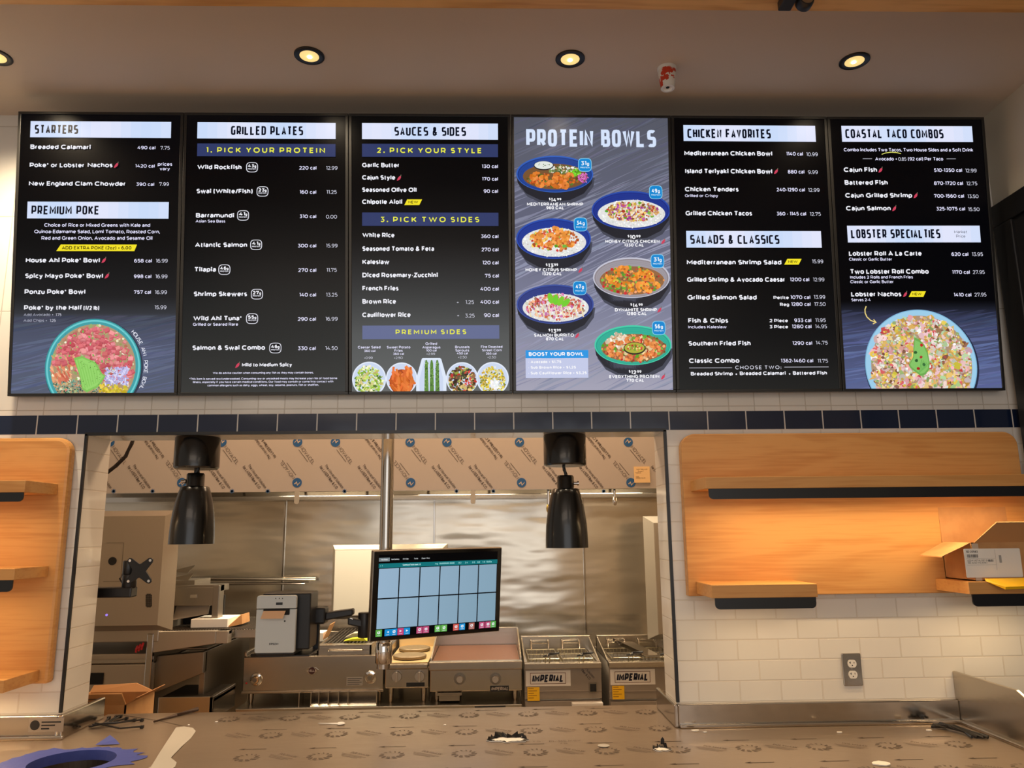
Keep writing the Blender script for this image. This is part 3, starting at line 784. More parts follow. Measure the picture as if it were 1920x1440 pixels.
# ---------------------------------------------------------------- outlet
o_ = thing('wall_outlet', 'steel outlet plate with two white sockets on the tiles under the right shelf', 'outlet', (1.293, -.005, 1.03))
a, b = at(1578, 1226, 0), at(1615, 1284, 0); cx, cz = (a.x + b.x) / 2, (a.z + b.z) / 2; hw, hh = .036, .058
MB().prism(rrect(cx - hw, cx + hw, cz - hh, cz + hh, .004, 3), -.008, 0).build('cover_plate', M['steel_smooth'], o_, .002)
for sgn in (1, -1):
    zc = cz + sgn * .0195 + .002
    sk = MB().prism([(cx + .0165 * math.cos(t_) , zc + max(-.0135, min(.0135, .0165 * math.sin(t_)))) for t_ in [2 * math.pi * i / 24 for i in range(24)]], -.011, -.007).build('socket', M['white_plastic'], o_)
    q = MB(); q.box(cx - .008, cx - .006, -.0114, -.0108, zc, zc + .008); q.box(cx + .006, cx + .008, -.0114, -.0108, zc + .001, zc + .007); q.box(cx - .011, cx - .008, -.0114, -.0108, zc + .003, zc + .005)
    q.lathe([(.0024, 0), (.0024, .0006)], cx, -.0114, zc - .006, 12, 'y'); q.build('slots', M['darkhole'], sk)
MB().lathe([(.003, 0), (.003, .002)], cx, -.0095, cz + .002, 12, 'y').build('screw', M['chrome'], o_)

# ---------------------------------------------------------------- ceiling fittings
dl0 = None
for i, (px, py) in enumerate([(1069, 110), (580, 104), (1602, 114), (-8, 106)]):
    p = onz(px, py, CZ)
    names = ['round black ceiling downlight over the middle of the menu screens', 'round black ceiling downlight over the second menu screen', 'round black ceiling downlight near the right wall', 'round black ceiling downlight cut by the left edge of the picture']
    if dl0 is None:
        dl0 = thing('downlight', names[i], 'ceiling light', (p.x, p.y, CZ), group='recessed ceiling downlights')
        MB().lathe([(.034, .0), (.036, -.004), (.052, -.005), (.055, -.003), (.055, 0)], p.x, p.y, CZ, 40, cap=False).build('trim_ring', M['black'], dl0)
        MB().lathe([(.035, -.0035), (.03, -.003), (.017, -.0015), (.0001, -.0012)], p.x, p.y, CZ, 32, cap=False).build('reflector', M['bulb'], dl0)
        MB().lathe([(.009, -.0036), (.006, -.0046), (.0001, -.005)], p.x, p.y + .006, CZ, 24, cap=False).build('lamp', M['bulb_core'], dl0)
    else: dup(dl0, (p.x, p.y, CZ), names[i])
    spot('downlight_beam', (p.x, p.y, CZ - .02), 27 if i < 3 else 110, (1, .80, .55), 150, 1.0)
p = onz(1250, 128, CZ)
cup = thing('sprinkler_cover', 'red and white paper cup covering a ceiling sprinkler', 'cup', (p.x, p.y, CZ - .085))
cm = mat('red_splash_paper', lin(232, 226, 214), .5, var=((22, 22, 22), lin(206, 62, 30), .46, .465))
MB().lathe([(.033, 0), (.034, -.02), (.0255, -.082), (.0255, -.084)], p.x, p.y, CZ, 32, cap=False).build('cup_wall', cm, cup)
MB().lathe([(.036, 0), (.036, -.008), (.034, -.012)], p.x, p.y, CZ, 32, cap=False).build('rim', M['white'], cup)
MB().lathe([(.0255, -.083), (.0255, -.086), (.018, -.086), (.016, -.080), (.0001, -.080)], p.x, p.y, CZ, 32, cap=False).build('base', M['white'], cup)
MB().lathe([(.007, -.081), (.007, -.0815), (.0001, -.0815)], p.x, p.y, CZ, 16, cap=False).build('hole', M['darkhole'], cup)
tx = onz(1475, 10, 3.2)
tl = thing('track_light', 'black spotlight head hanging under the wooden ceiling beam', 'spotlight', (tx.x, -.93, 3.2))
MB().box(tx.x - .035, tx.x + .005, -.985, -.925, 3.169, 3.2).build('adapter', M['black'], tl, .004)
MB().lathe([(.022, -.04), (.025, -.03), (.025, -.008), (.020, -.002)], tx.x + .035, -.94, 3.176, 28, 'y').build('head', M['black'], tl)
MB().lathe([(.019, -.0405), (.019, -.041), (.0001, -.041)], tx.x + .035, -.94, 3.176, 24, 'y').build('lens', M['steel_dark'], tl)

# ---------------------------------------------------------------- menu screens
XT = [-1.9162, -1.2683, -.6177, .0309, .6788, 1.3169, 1.9685]; XB = [-1.9024, -1.2601, -.6052, .0308, .6709, 1.3304, 1.9838]
ZT = [3.2636, 3.2619, 3.2609, 3.2601, 3.2580, 3.2559, 3.2568]; TILT = .0995
NRM = Vector((0, -math.cos(TILT), -math.sin(TILT)))
PW, PH = 644.0, 1125.0
def on_screen(i, u, v, lift=0.0):
    """u, v in millimetres from the top-left corner of menu screen i; lift in metres towards the room"""
    a, b = u / PW, v / PH
    x = (XT[i] + .0012) * (1 - a) * (1 - b) + (XT[i + 1] - .0012) * a * (1 - b) + (XB[i] + .0012) * (1 - a) * b + (XB[i + 1] - .0012) * a * b
    zt = ZT[i] * (1 - a) + ZT[i + 1] * a
    return Vector((x, -.1685 * (1 - b) - .0566 * b, zt * (1 - b) + 2.1408 * b)) + NRM * lift
def clip(poly, x0, y0, x1, y1):
    for ax, lim, sg in ((0, x0, 1), (0, x1, -1), (1, y0, 1), (1, y1, -1)):
        out = []
        for k in range(len(poly)):
            p, q = poly[k - 1], poly[k]; pi, qi = (p[ax] - lim) * sg >= 0, (q[ax] - lim) * sg >= 0
            if pi != qi:
                t = (lim - p[ax]) / (q[ax] - p[ax]); out.append((p[0] + t * (q[0] - p[0]), p[1] + t * (q[1] - p[1])))
            if qi: out.append(q)
        poly = out
        if len(poly) < 3: return []
    return poly
DX0, DX1, DY0, DY1 = 11.5, 632.5, 10.5, 1115.0
class Pic:
    """flat picture content of menu screen i: coloured polygons, each a hair in front of the last"""
    def __init__(s, i, lift): s.i = i; s.mb = MB(); s.l = lift; s.step = 1e-6
    def poly(s, pts, col):
        pts = clip(list(pts), DX0, DY0, DX1, DY1)
        if len(pts) < 3: return
        s.l += s.step
        s.mb.face([on_screen(s.i, u, v, s.l) for u, v in pts], 0, col if len(col) == 4 else lin(*col))
    def rect(s, u0, v0, u1, v1, col): s.poly([(u0, v0), (u1, v0), (u1, v1), (u0, v1)], col)
    def oval(s, u, v, ru, rv, col, n=48, rot=0):
        c, sn = math.cos(rot), math.sin(rot)
        s.poly([(u + ru * math.cos(t) * c - rv * math.sin(t) * sn, v + ru * math.cos(t) * sn + rv * math.sin(t) * c) for t in [2 * math.pi * k / n for k in range(n)]], col)
    def blob(s, u, v, r, col, rd, n=7, sq=1.0, rot=None, jit=.35):
        rot = rd.uniform(0, 6.28) if rot is None else rot; c, sn = math.cos(rot), math.sin(rot); out = []
        for k in range(n):
            t = 2 * math.pi * k / n; q = r * (1 - jit * rd.random()); x, y = q * math.cos(t), q * sq * math.sin(t); out.append((u + x * c - y * sn, v + x * sn + y * c))
        s.poly(out, col)
    def quads(s, qs, col):
        s.l += s.step
        for q in qs: s.mb.face([on_screen(s.i, a, b, s.l) for a, b in q], 0, lin(*col))
    def text(s, tx, u0, u1, v, h, col, wt, sq=2.2, gap=.09, just=None):
        s.quads([[(a, -b) for a, b in q] for q in text_quads(tx, u0, u1, -v, h, wt, sq, gap, just)], col)
    def done(s, name, par, label=None):
        o = s.mb.build(name, M['screen'], par)
        if label: o['label'] = label
        return o
def jitcol(c, rd, k=22):
    d = rd.uniform(-k, k); return tuple(max(0, min(255, x + d + rd.uniform(-k, k) * .3)) for x in c)
def mix(a, b, t): return tuple(x * (1 - t) + y * t for x, y in zip(a, b))
def gradient(p, stops, v0=DY0, v1=DY1, n=180):
    for k in range(n):
        a, b = k / n, (k + 1) / n; t = (a + b) / 2
        for (t0, c0), (t1, c1) in zip(stops, stops[1:]):
            if t0 <= t <= t1: col = mix(c0, c1, (t - t0) / (t1 - t0)); break
        p.rect(DX0, v0 + (v1 - v0) * a, DX1, v0 + (v1 - v0) * b, col)
def grain(p, rd, n, v0, v1, ang, base, top=None):
    """wood-grain streaks of the pictured table top"""
    for k in range(n):
        u, v = rd.uniform(DX0 - 60, DX1 + 60), rd.uniform(v0, v1); L = rd.uniform(90, 380); t = rd.uniform(3, 13); a = ang + rd.uniform(-.08, .08)
        f = (v - v0) / (v1 - v0); bc = mix(top, base, min(1, f * 2.2)) if top else base; col = jitcol(bc, rd, 8)
        dx, dy = math.cos(a) * L / 2, -math.sin(a) * L / 2
        q = [(u - dx, v - dy), (u + dx * .3, v + dy * .3 - t / 2), (u + dx, v + dy), (u + dx * .2, v + dy * .2 + t / 2)]
        q = clip(q, DX0, v0, DX1, v1)
        if len(q) > 2: p.poly(q, col)
SALMON, ORANGE, GREEN, RED, RICE, YEL, PURP = (222, 104, 112), (226, 120, 44), (110, 176, 56), (196, 44, 40), (236, 236, 232), (226, 196, 60), (168, 70, 150)
def scatter(p, rd, cu, cv, ru, rv, n, cols, r0, r1, sq=1.0, nn=7, jit=.35):
    for k in range(n):
        t, q = rd.uniform(0, 6.283), math.sqrt(rd.random()); p.blob(cu + ru * q * math.cos(t), cv + rv * q * math.sin(t), rd.uniform(r0, r1), jitcol(rd.choice(cols), rd), rd, nn, sq, jit=jit)
def side_bowl(p, rd, u, v, ru, rv, rim, inner, shell=(38, 38, 46)):
    out = [(u - ru, v), (u - ru * .96, v + rv * .5), (u - ru * .75, v + rv * 1.05), (u - ru * .4, v + rv * 1.4), (u, v + rv * 1.5), (u + ru * .4, v + rv * 1.4), (u + ru * .75, v + rv * 1.05), (u + ru * .96, v + rv * .5), (u + ru, v)]
    p.poly([(a + 6, b + 14) for a, b in out], (70, 72, 86)); p.poly(out, shell)
    p.oval(u, v, ru, rv, rim); p.oval(u, v + 1.5, ru * .965, rv * .94, inner)
    for k in range(6): p.oval(u, v + 2 + k, ru * (.94 - .02 * k), rv * (.91 - .03 * k), mix(inner, rim, .25 + .1 * (k % 2)))
def shrimp(p, rd, u, v, r, col):
    a = rd.uniform(0, 6.28)
    for k in range(5):
        t = a + k * .75; p.blob(u + r * .62 * math.cos(t), v + r * .5 * math.sin(t), r * (.62 - .06 * k), jitcol(col, rd, 26), rd, 8, .85, jit=.15)
    p.blob(u, v, r * .28, mix(col, (120, 50, 16), .5), rd, 6)

MENU_NAMES = ['leftmost menu screen, headed STARTERS, with a poke bowl picture', 'black menu screen headed GRILLED PLATES, second from the left', 'menu screen headed SAUCES & SIDES with a row of side plates', 'picture menu screen headed PROTEIN BOWLS on grey wood', 'black menu screen headed CHICKEN FAVORITES, second from the right', 'rightmost menu screen, headed COASTAL TACO COMBOS, with a nacho bowl']
STY = {'B': ((238, 238, 246), .235, 2.2, .07), 'S': ((226, 224, 250), .18, 2.2, .085), 'L': ((214, 214, 230), .12, 2.2, .09), 'M': ((176, 178, 196), .13, 2.2, .1), 'H': ((8, 14, 30), .185, 4.2, .19),
       'Y': ((236, 236, 70), .20, 2.2, .36), 'K': ((70, 62, 10), .2, 2.2, .1), 'P': ((214, 228, 252), .19, 4.0, .15), 'W': ((246, 246, 250), .24, 2.2, .09), 'C': ((226, 226, 240), .14, 2.2, .3), 'D': ((60, 64, 80), .12, 2.2, .12)}
SCR = []
for i in range(6):
    rd = random.Random(100 + i)
    bl = (on_screen(i, 0, PH) + on_screen(i, PW, PH)) / 2
    root = thing('menu_screen', MENU_NAMES[i], 'menu screen', bl, group='row of menu screens'); SCR.append(root)
    fb = MB(); dep = -.045
    def ring(u0, v0, u1, v1, l0, l1):
        fb.hexa([on_screen(i, u0, v1, l1), on_screen(i, u1, v1, l1), on_screen(i, u1, v1, l0), on_screen(i, u0, v1, l0), on_screen(i, u0, v0, l1), on_screen(i, u1, v0, l1), on_screen(i, u1, v0, l0), on_screen(i, u0, v0, l0)])
    ring(0, 0, PW, 10.5, dep, .004); ring(0, 1115, PW, PH, dep, .004); ring(0, 10.5, 11.5, 1115, dep, .004); ring(632.5, 10.5, PW, 1115, dep, .004)
    fb.build('bezel', M['bezel'], root, .0012)
    bk = MB(); fb = bk; ring(11, 10, 633, 1115.5, dep + .002, -.002); bk.build('back_cover', M['black'], root)
    # base picture
    p = Pic(i, 0.0)
    if i == 0:
        gradient(p, [(0, (5, 5, 8)), (.45, (9, 9, 11)), (.66, (30, 30, 32)), (.72, (52, 54, 60)), (.74, (70, 74, 90)), (.85, (84, 90, 114)), (1, (88, 94, 112))])
        grain(p, rd, 200, 815, DY1, .22, (92, 100, 128), (64, 68, 84))
    elif i == 1: gradient(p, [(0, (8, 7, 9)), (.3, (3, 3, 5)), (.5, (10, 11, 13)), (.7, (32, 33, 33)), (1, (58, 58, 56))])
    elif i == 2: gradient(p, [(0, (10, 9, 9)), (.25, (2, 2, 4)), (.45, (12, 12, 14)), (.6, (40, 42, 44)), (.8, (82, 84, 84)), (1, (100, 102, 102))])
    elif i == 3:
        gradient(p, [(0, (86, 88, 100)), (.12, (92, 94, 108)), (.4, (98, 100, 122)), (.7, (124, 126, 150)), (1, (164, 162, 180))])
        grain(p, rd, 420, DY0, DY1, .42, (142, 144, 168), (86, 88, 106))
        for k in range(26):
            u, v = rd.uniform(0, 600), rd.uniform(40, 1110); L = rd.uniform(120, 380); a = .42 + rd.uniform(-.05, .05)
            p.poly([(u, v), (u + L * math.cos(a), v - L * math.sin(a)), (u + L * math.cos(a), v - L * math.sin(a) + rd.uniform(1, 2.4)), (u, v + .6)], mix((62, 64, 78), (118, 120, 144), v / 1125))
    elif i == 4: gradient(p, [(0, (5, 4, 5)), (.4, (3, 3, 6)), (.6, (8, 8, 10)), (.8, (18, 18, 19)), (1, (34, 34, 33))])
    else:
        gradient(p, [(0, (6, 5, 6)), (.4, (3, 3, 6)), (.68, (4, 4, 7)), (.705, (24, 26, 36)), (.75, (58, 62, 88)), (1, (92, 102, 146))])
        grain(p, rd, 200, 800, DY1, .16, (94, 106, 152), (46, 50, 72))
    disp = p.done('display', root)
    # bars and tags
    for kd, q, u0, v0, u1, v1 in BARS:
        if q != i: continue
        b = Pic(i, .0026)
        if kd == 'w':
            n = 14
            for k in range(n): b.rect(u0 + (u1 - u0) * k / n, v0, u0 + (u1 - u0) * (k + 1) / n, v1, mix((226, 230, 252), (202, 220, 250), .5 + .5 * math.sin(k * .7 + i * 2)))
            b.done('title_bar', disp)
        else:
            col = {'n': (50, 60, 104), 'g': (100, 108, 146), 'b': (44, 150, 226), 't': (196, 202, 232)}[kd]; b.rect(u0, v0, u1, v1, col); b.done('heading_bar' if kd in 'ngb' else 'note_panel', disp)
    for q, pts in TAGS:
        if q == i: b = Pic(i, .0026); b.poly(pts, (244, 226, 40)); b.done('yellow_flag', disp)
    # badges
    for q, u, v, tx in BADGE:
        if q != i: continue
        b = Pic(i, .0026); f = lambda r: [(u + a * 23 * r, v + c * 20.5 * r) for a, c in [(math.copysign(abs(math.cos(t)) ** .55, math.cos(t)), math.copysign(abs(math.sin(t)) ** .7, math.sin(t))) for t in [2 * math.pi * k / 32 for k in range(32)]]]
        b.poly(f(1), (226, 226, 236)); b.poly(f(.88), (14, 14, 18))
        b.text(tx[:2], u - 16, u + 8, v + 1, 14, (240, 240, 246), .24); b.text('g', u + 9, u + 16, v + 1, 11, (240, 240, 246), .22); b.text('PROTEIN', u - 16, u + 16, v + 9.5, 5.6, (226, 226, 236), .22); b.done('protein_badge', disp)
    # pictures
    pics = {k: v for k, v in PICS.items() if v[0] == i}
    for nm, (q, u, v, ru, rv) in pics.items():
        b = Pic(i, .0008)
        if nm == 'poke':
            b.oval(u + 4, v + 4, ru * 1.02, rv * 1.02, (54, 60, 78), 72); b.oval(u, v, ru, rv, (58, 152, 158), 96); b.oval(u, v, ru * .975, rv * .975, (112, 206, 210), 96)
            b.oval(u, v, ru * .94, rv * .94, (70, 160, 166), 96); b.oval(u, v, ru * .885, rv * .885, (176, 150, 116), 96)
            inside = lambda x, y: ((x - u) / (ru * .87)) ** 2 + ((y - v) / (rv * .87)) ** 2 < 1
            for k in range(420):
                x, y = rd.uniform(u - ru, u + ru), rd.uniform(v - rv, DY1)
                if inside(x, y): b.blob(x, y, rd.uniform(5, 10), jitcol(rd.choice([(214, 170, 120), (170, 186, 120), (230, 222, 186), (206, 140, 116)]), rd, 30), rd, 6)
            for k in range(240):                                                    # seaweed, lower left
                x, y = rd.uniform(u - 160, u + 40), rd.uniform(v + 50, DY1)
                if inside(x, y): b.blob(x, y, rd.uniform(3, 7), jitcol(rd.choice([(78, 116, 102), (104, 150, 132), (54, 90, 78), (150, 180, 160)]), rd, 18), rd, 6, .5)
            for k in range(60):                                                     # corn
                x, y = u + rd.uniform(28, 130), v + rd.uniform(62, 99)
                if inside(x, y): b.blob(x, y, rd.uniform(5.5, 8), jitcol((214, 190, 60), rd, 26), rd, 7)
            for k in range(70):                                                     # crab sticks
                x, y = u + rd.uniform(-165, -70), v + rd.uniform(-50, 55)
                if inside(x, y): b.blob(x, y, rd.uniform(8, 22), jitcol(rd.choice([(222, 130, 96), (236, 168, 130), (206, 106, 84)]), rd, 18), rd, 5, .35, rot=rd.uniform(.6, 1.5))
            for k in range(430):                                                    # tuna cubes
                x, y = u + rd.uniform(-150, 165), v + rd.uniform(-165, 60); s_ = rd.uniform(10, 19)
                if not inside(x + 8, y) or not inside(x - 8, y - 8) or (x < u - 60 and y > v - 10) or y - v > 40 + (x - u) * .25: continue
                a = rd.uniform(-.6, .6); cc, ss = math.cos(a), math.sin(a); R = lambda px, py: (x + px * cc - py * ss, y + px * ss + py * cc); base = jitcol(rd.choice([(222, 116, 122), (236, 148, 150), (206, 96, 104)]), rd, 14)
                b.poly([R(-s_ * .6, -s_ * .5), R(s_ * .6, -s_ * .5), R(s_ * .6, s_ * .6), R(-s_ * .6, s_ * .6)], mix(base, (160, 60, 70), .4)); b.poly([R(-s_ * .6, -s_ * .55), R(s_ * .55, -s_ * .55), R(s_ * .5, s_ * .25), R(-s_ * .55, s_ * .3)], base)
                if rd.random() < .2: b.blob(x, y, 7, (120, 180, 84), rd, 7, .6)
            av = [(246, 980), (276, 972), (330, 996), (356, 1040), (371, 1052), (342, 1092), (300, 1112), (282, 1100), (272, 1052)]
            b.poly(av, (132, 196, 92)); b.poly([mix(a, (300, 1042), .12) for a in av], (152, 214, 110))
            for k in range(7): b.poly([(258 + k * 12, 984 + k * 6), (264 + k * 12, 984 + k * 7), (296 + k * 8, 1096 - k * 4), (292 + k * 8, 1098 - k * 4)], (140, 204, 98))
            for k in range(150): b.blob(u + rd.uniform(48, 132), v + rd.uniform(2, 66), rd.uniform(6, 15), jitcol(rd.choice([(192, 190, 232), (220, 216, 246), (164, 160, 212)]), rd, 12), rd, 6, .3)
            for k in range(70):
                x, y = (rd.uniform(265, 350), rd.uniform(990, 1100)) if k < 34 else (u + rd.uniform(-120, 150), v + rd.uniform(-150, 40))
                b.blob(x, y, rd.uniform(1.6, 2.8), (26, 28, 24), rd, 5, .5)
            b.done('food_picture', disp, 'poke bowl picture with tuna cubes and avocado')
            a = Pic(i, .0028); s_ = 'HOUSE AHI POKE BOWL'; R0 = 196
            n_ = len(s_)
            for k, ch in enumerate(s_):                                             # the lettering follows the rim
                if ch == ' ': continue
                th = math.radians(42 - 65 * k / (n_ - 1)); cx, cy = u + R0 * math.cos(th), v - R0 * math.sin(th); ca, sa = math.cos(math.pi / 2 - th), math.sin(math.pi / 2 - th)
                for qd in text_quads(ch, 0, None, 0, 15, .15, 2.2, .1, 'c'): a.quads([[(cx + x * ca + (-y) * -sa, cy + x * sa + (-y) * ca) for x, y in qd]], (230, 232, 244))
            a.done('curved_lettering', disp)
        elif nm in ('caesar', 'fries', 'sprouts', 'corn'):
            b.oval(u, v, ru, rv, (228, 236, 250), 56); b.oval(u, v, ru * .93, rv * .93, (204, 216, 240), 56)
            if nm == 'caesar': scatter(b, rd, u, v + 6, ru * .8, rv * .84, 260, [(150, 190, 60), (196, 216, 110), (90, 130, 40), (232, 236, 190), (206, 190, 120)], 4, 11, .6)
            if nm == 'corn': scatter(b, rd, u, v + 8, ru * .82, rv * .84, 340, [(230, 200, 60), (240, 220, 90), (196, 160, 40), (150, 150, 60), (236, 232, 200)], 3.5, 6.5, .8); scatter(b, rd, u + 8, v + 20, 15, 24, 40, [(236, 236, 240)], 4, 8)
            if nm == 'sprouts': scatter(b, rd, u, v + 8, ru * .84, rv * .86, 260, [(96, 66, 46), (140, 96, 60), (70, 52, 40), (150, 160, 70), (200, 60, 50), (222, 196, 120), (60, 70, 36)], 4, 12, .65)
            if nm == 'fries':
                b.oval(u, v + 14, ru * .78, rv * .8, (170, 70, 26), 40)
                for k in range(60):
                    x, y, a, L = u + rd.uniform(-.6, .6) * ru, v + rd.uniform(-.55, .75) * rv, rd.uniform(.4, 2.2), rd.uniform(12, 26); dx, dy = math.cos(a) * L, math.sin(a) * L; wx, wy = -math.sin(a) * 4.5, math.cos(a) * 4.5
                    b.poly([(x - dx - wx, y - dy - wy), (x + dx - wx, y + dy - wy), (x + dx + wx, y + dy + wy), (x - dx + wx, y - dy + wy)], jitcol((222, 112, 44), rd, 24))
            b.done('food_picture', disp, {'caesar': 'salad plate picture', 'fries': 'sweet potato fries picture', 'sprouts': 'brussels sprouts picture', 'corn': 'street corn picture'}[nm])
        elif nm == 'asparagus':
            b.poly([(286, 989), (290, 985), (358, 985), (363, 990), (383, 1060), (383, 1130), (264, 1130), (264, 1066)], (222, 232, 248)); b.poly([(296, 994), (352, 994), (370, 1064), (370, 1130), (277, 1130), (277, 1068)], (204, 216, 240))
            for x in (304, 325, 347):
                b.poly([(x - 8, 1130), (x - 6, 1010), (x - 3, 994), (x + 2, 992), (x + 6, 1006), (x + 9, 1130)], (92, 136, 58))
                for k in range(34): b.blob(x + rd.uniform(-6, 7), rd.uniform(996, 1112), rd.uniform(2.5, 5.5), jitcol(rd.choice([(70, 110, 44), (120, 160, 76), (150, 180, 110), (58, 84, 40)]), rd, 14), rd, 5, .5)
            b.done('food_picture', disp, 'grilled asparagus picture')
        elif nm == 'nachos':
            b.oval(u + 3, v + 5, ru * 1.02, rv * 1.02, (40, 44, 66), 80); b.oval(u, v, ru, rv, (126, 178, 214), 96); b.oval(u, v, ru * .985, rv * .985, (158, 206, 234), 96); b.oval(u + 2, v + 2, ru * .9, rv * .9, (176, 146, 120), 96)
            for k in range(70):
                t, q = rd.uniform(0, 6.283), math.sqrt(rd.random()) * .84; b.blob(u + ru * q * math.cos(t), v + rv * q * math.sin(t), rd.uniform(22, 38), jitcol(rd.choice([(222, 182, 108), (208, 164, 88), (234, 204, 140)]), rd, 12), rd, 3, 1, jit=.1)
            for k in range(1500):
                t, q = rd.uniform(0, 6.283), math.sqrt(rd.random()) * .9; x, y = u + ru * q * math.cos(t), v + rv * q * math.sin(t)
                if y > DY1 + 8: continue
                c_ = rd.choice([(218, 176, 96), (206, 160, 80), (236, 206, 200), (240, 236, 232), (232, 170, 170), (206, 84, 84), (150, 176, 110), (206, 200, 190), (230, 206, 90), (140, 96, 76), (226, 186, 190), (170, 196, 150)])
                b.blob(x, y, rd.uniform(8, 24) if k < 700 else rd.uniform(3, 11), jitcol(c_, rd, 22), rd, rd.choice([3, 4, 6, 7]), rd.uniform(.4, 1))
            av = [(296, 910), (314, 918), (334, 940), (346, 972), (351, 1012), (346, 1042), (330, 1060), (311, 1066), (292, 1050), (272, 1034), (266, 1022), (286, 990), (290, 950)]
            b.poly(av, (112, 172, 84)); b.poly([mix(a, (312, 1000), .13) for a in av], (134, 196, 104))
            for k in range(5): b.poly([(318 + k * 6, 1000 + k * 4), (322 + k * 6, 1000 + k * 4), (306 + k * 6, 1056 - k * 5), (303 + k * 6, 1056 - k * 5)], (110, 176, 88))
            for x, y, c_ in ((322, 942, RED), (318, 990, (170, 64, 50)), (304, 1036, (170, 40, 36)), (297, 972, (50, 96, 50)), (299, 1004, (44, 90, 46)), (328, 1020, (60, 110, 60))): b.blob(x, y, 8, c_, rd, 7)
            b.done('food_picture', disp, 'nacho bowl picture with guacamole')
            a = Pic(i, .0028); pts = [(111.5, 784.5), (106, 798), (106, 812), (112, 828), (126, 842), (145, 849)]
            for q in ribbon(pts, 4.2) + ribbon([(138, 838), (147, 850), (134, 856)], 3.6): a.quads([q], (238, 214, 130))
            a.done('arrow', disp)
        else:
            rim, inner = {'shrimp': ((52, 96, 186), (28, 56, 130)), 'chicken': ((44, 76, 168), (30, 44, 130)), 'honey': ((44, 80, 176), (30, 48, 136)), 'dynamite': ((196, 196, 212), (140, 130, 134)), 'burrito': ((62, 82, 158), (42, 52, 118)), 'everything': ((70, 206, 170), (40, 160, 140))}[nm]
            side_bowl(b, rd, u, v, ru, rv, rim, inner)
            fu, fv, w_, h_ = u + 2, v + rv * .14, ru * .84, rv * .70
            if nm == 'shrimp':
                b.oval(fu, fv, w_, h_, (120, 84, 50)); scatter(b, rd, fu + 30, fv - h_ * .55, 60, h_ * .3, 120, [RICE, (222, 200, 160), (120, 140, 80), (90, 110, 60)], 3, 7)
                scatter(b, rd, fu + 78, fv - h_ * .3, 26, 14, 40, [(130, 214, 50), (96, 170, 40)], 4, 9, .6); scatter(b, rd, fu + 112, fv + 4, 22, 20, 80, [(206, 90, 180), (230, 140, 206), (170, 60, 150)], 3, 8, .35)
                scatter(b, rd, fu - 10, fv + h_ * .3, w_ * .8, h_ * .55, 150, [(190, 84, 30), (110, 90, 40), (222, 120, 40), (90, 120, 50)], 3, 8)
                for k in range(16): shrimp(b, rd, fu + rd.uniform(-.75, .5) * w_, fv + rd.uniform(-.15, .75) * h_, 19, (224, 128, 52))
                b.oval(u - 44, v - 34, 40, 19, (40, 40, 44)); b.oval(u - 44, v - 36, 37, 16, (226, 232, 226)); scatter(b, rd, u - 44, v - 36, 24, 8, 10, [(90, 120, 80)], 1.5, 3)
            else:
                if nm in ('chicken', 'honey', 'burrito'):
                    b.oval(fu, fv + 3, w_ * 1.02, h_ * 1.02, (226, 226, 224)); scatter(b, rd, fu, fv + 3, w_, h_, 420, [RICE, (220, 220, 214), (244, 244, 240)], 4, 7, .5)
                else: b.oval(fu, fv, w_, h_, (150, 104, 66)); scatter(b, rd, fu, fv, w_, h_, 160, [GREEN, (120, 90, 50), RED, (230, 150, 90)], 4, 9)
                if nm == 'chicken': scatter(b, rd, fu + 4, fv - 6, w_ * .8, h_ * .72, 300, [(222, 176, 126), (206, 150, 100), (234, 200, 150), (150, 100, 60), GREEN, (200, 80, 60), (226, 190, 80), (170, 70, 150)], 4, 10, .7)
                if nm == 'honey':
                    scatter(b, rd, fu, fv - 8, w_ * .78, h_ * .8, 160, [(232, 150, 70), (206, 60, 50), GREEN, (240, 200, 80), (190, 100, 50)], 4, 10)
                    for k in range(16): shrimp(b, rd, fu + rd.uniform(-.6, .6) * w_, fv - 10 + rd.uniform(-.7, .6) * h_, 18, (232, 146, 66))
                if nm == 'dynamite':
                    for k in range(26): shrimp(b, rd, fu + rd.uniform(-.78, .78) * w_, fv + rd.uniform(-.8, .7) * h_, 19, (238, 146, 52))
                    scatter(b, rd, fu, fv, w_ * .9, h_ * .85, 60, [GREEN, (214, 190, 60), RED, (96, 130, 60)], 3, 6)
                if nm == 'burrito':
                    scatter(b, rd, fu, fv, w_ * .92, h_ * .92, 300, [(222, 126, 96), (206, 96, 80), (236, 170, 130), (196, 56, 60), (150, 110, 80), (206, 120, 170), (232, 222, 206)], 4, 10, .7)
                    for k in range(4): b.oval(fu - 20 + k * 20, fv - h_ * .62 + k * 6, 11, 22, (126 - 10 * (k % 2), 206, 50), 20, -.25 + k * .35)
                    scatter(b, rd, fu + 2, fv + 4, 44, 12, 60, [(222, 140, 190), (236, 190, 214), (190, 90, 150)], 3, 9, .3)
                    for k in range(9): b.poly([(fu - 110 + k * 26, fv - 4 + 4 * (k % 2)), (fu - 106 + k * 26, fv - 4), (fu - 96 + k * 26, fv + 40), (fu - 101 + k * 26, fv + 40)], (240, 220, 176))
                if nm == 'everything':
                    scatter(b, rd, fu, fv, w_ * .92, h_ * .92, 200, [(230, 200, 150), (222, 130, 80), GREEN, RED, (214, 190, 140)], 4, 10); scatter(b, rd, fu - 60, fv - 30, 50, 26, 60, [(236, 230, 214), (222, 200, 170)], 6, 13, .6)
                    for k in range(14): t = k * .45; shrimp(b, rd, fu + w_ * .72 * math.cos(t), fv + h_ * .66 * math.sin(t) + 4, 17, (230, 136, 72))
                    b.oval(fu + 4, fv + 2, 44, 25, (44, 40, 30)); b.oval(fu + 4, fv, 40, 21, (176, 176, 60)); scatter(b, rd, fu + 4, fv, 28, 13, 40, [(120, 150, 50), (206, 70, 50), (226, 210, 120)], 3, 6)
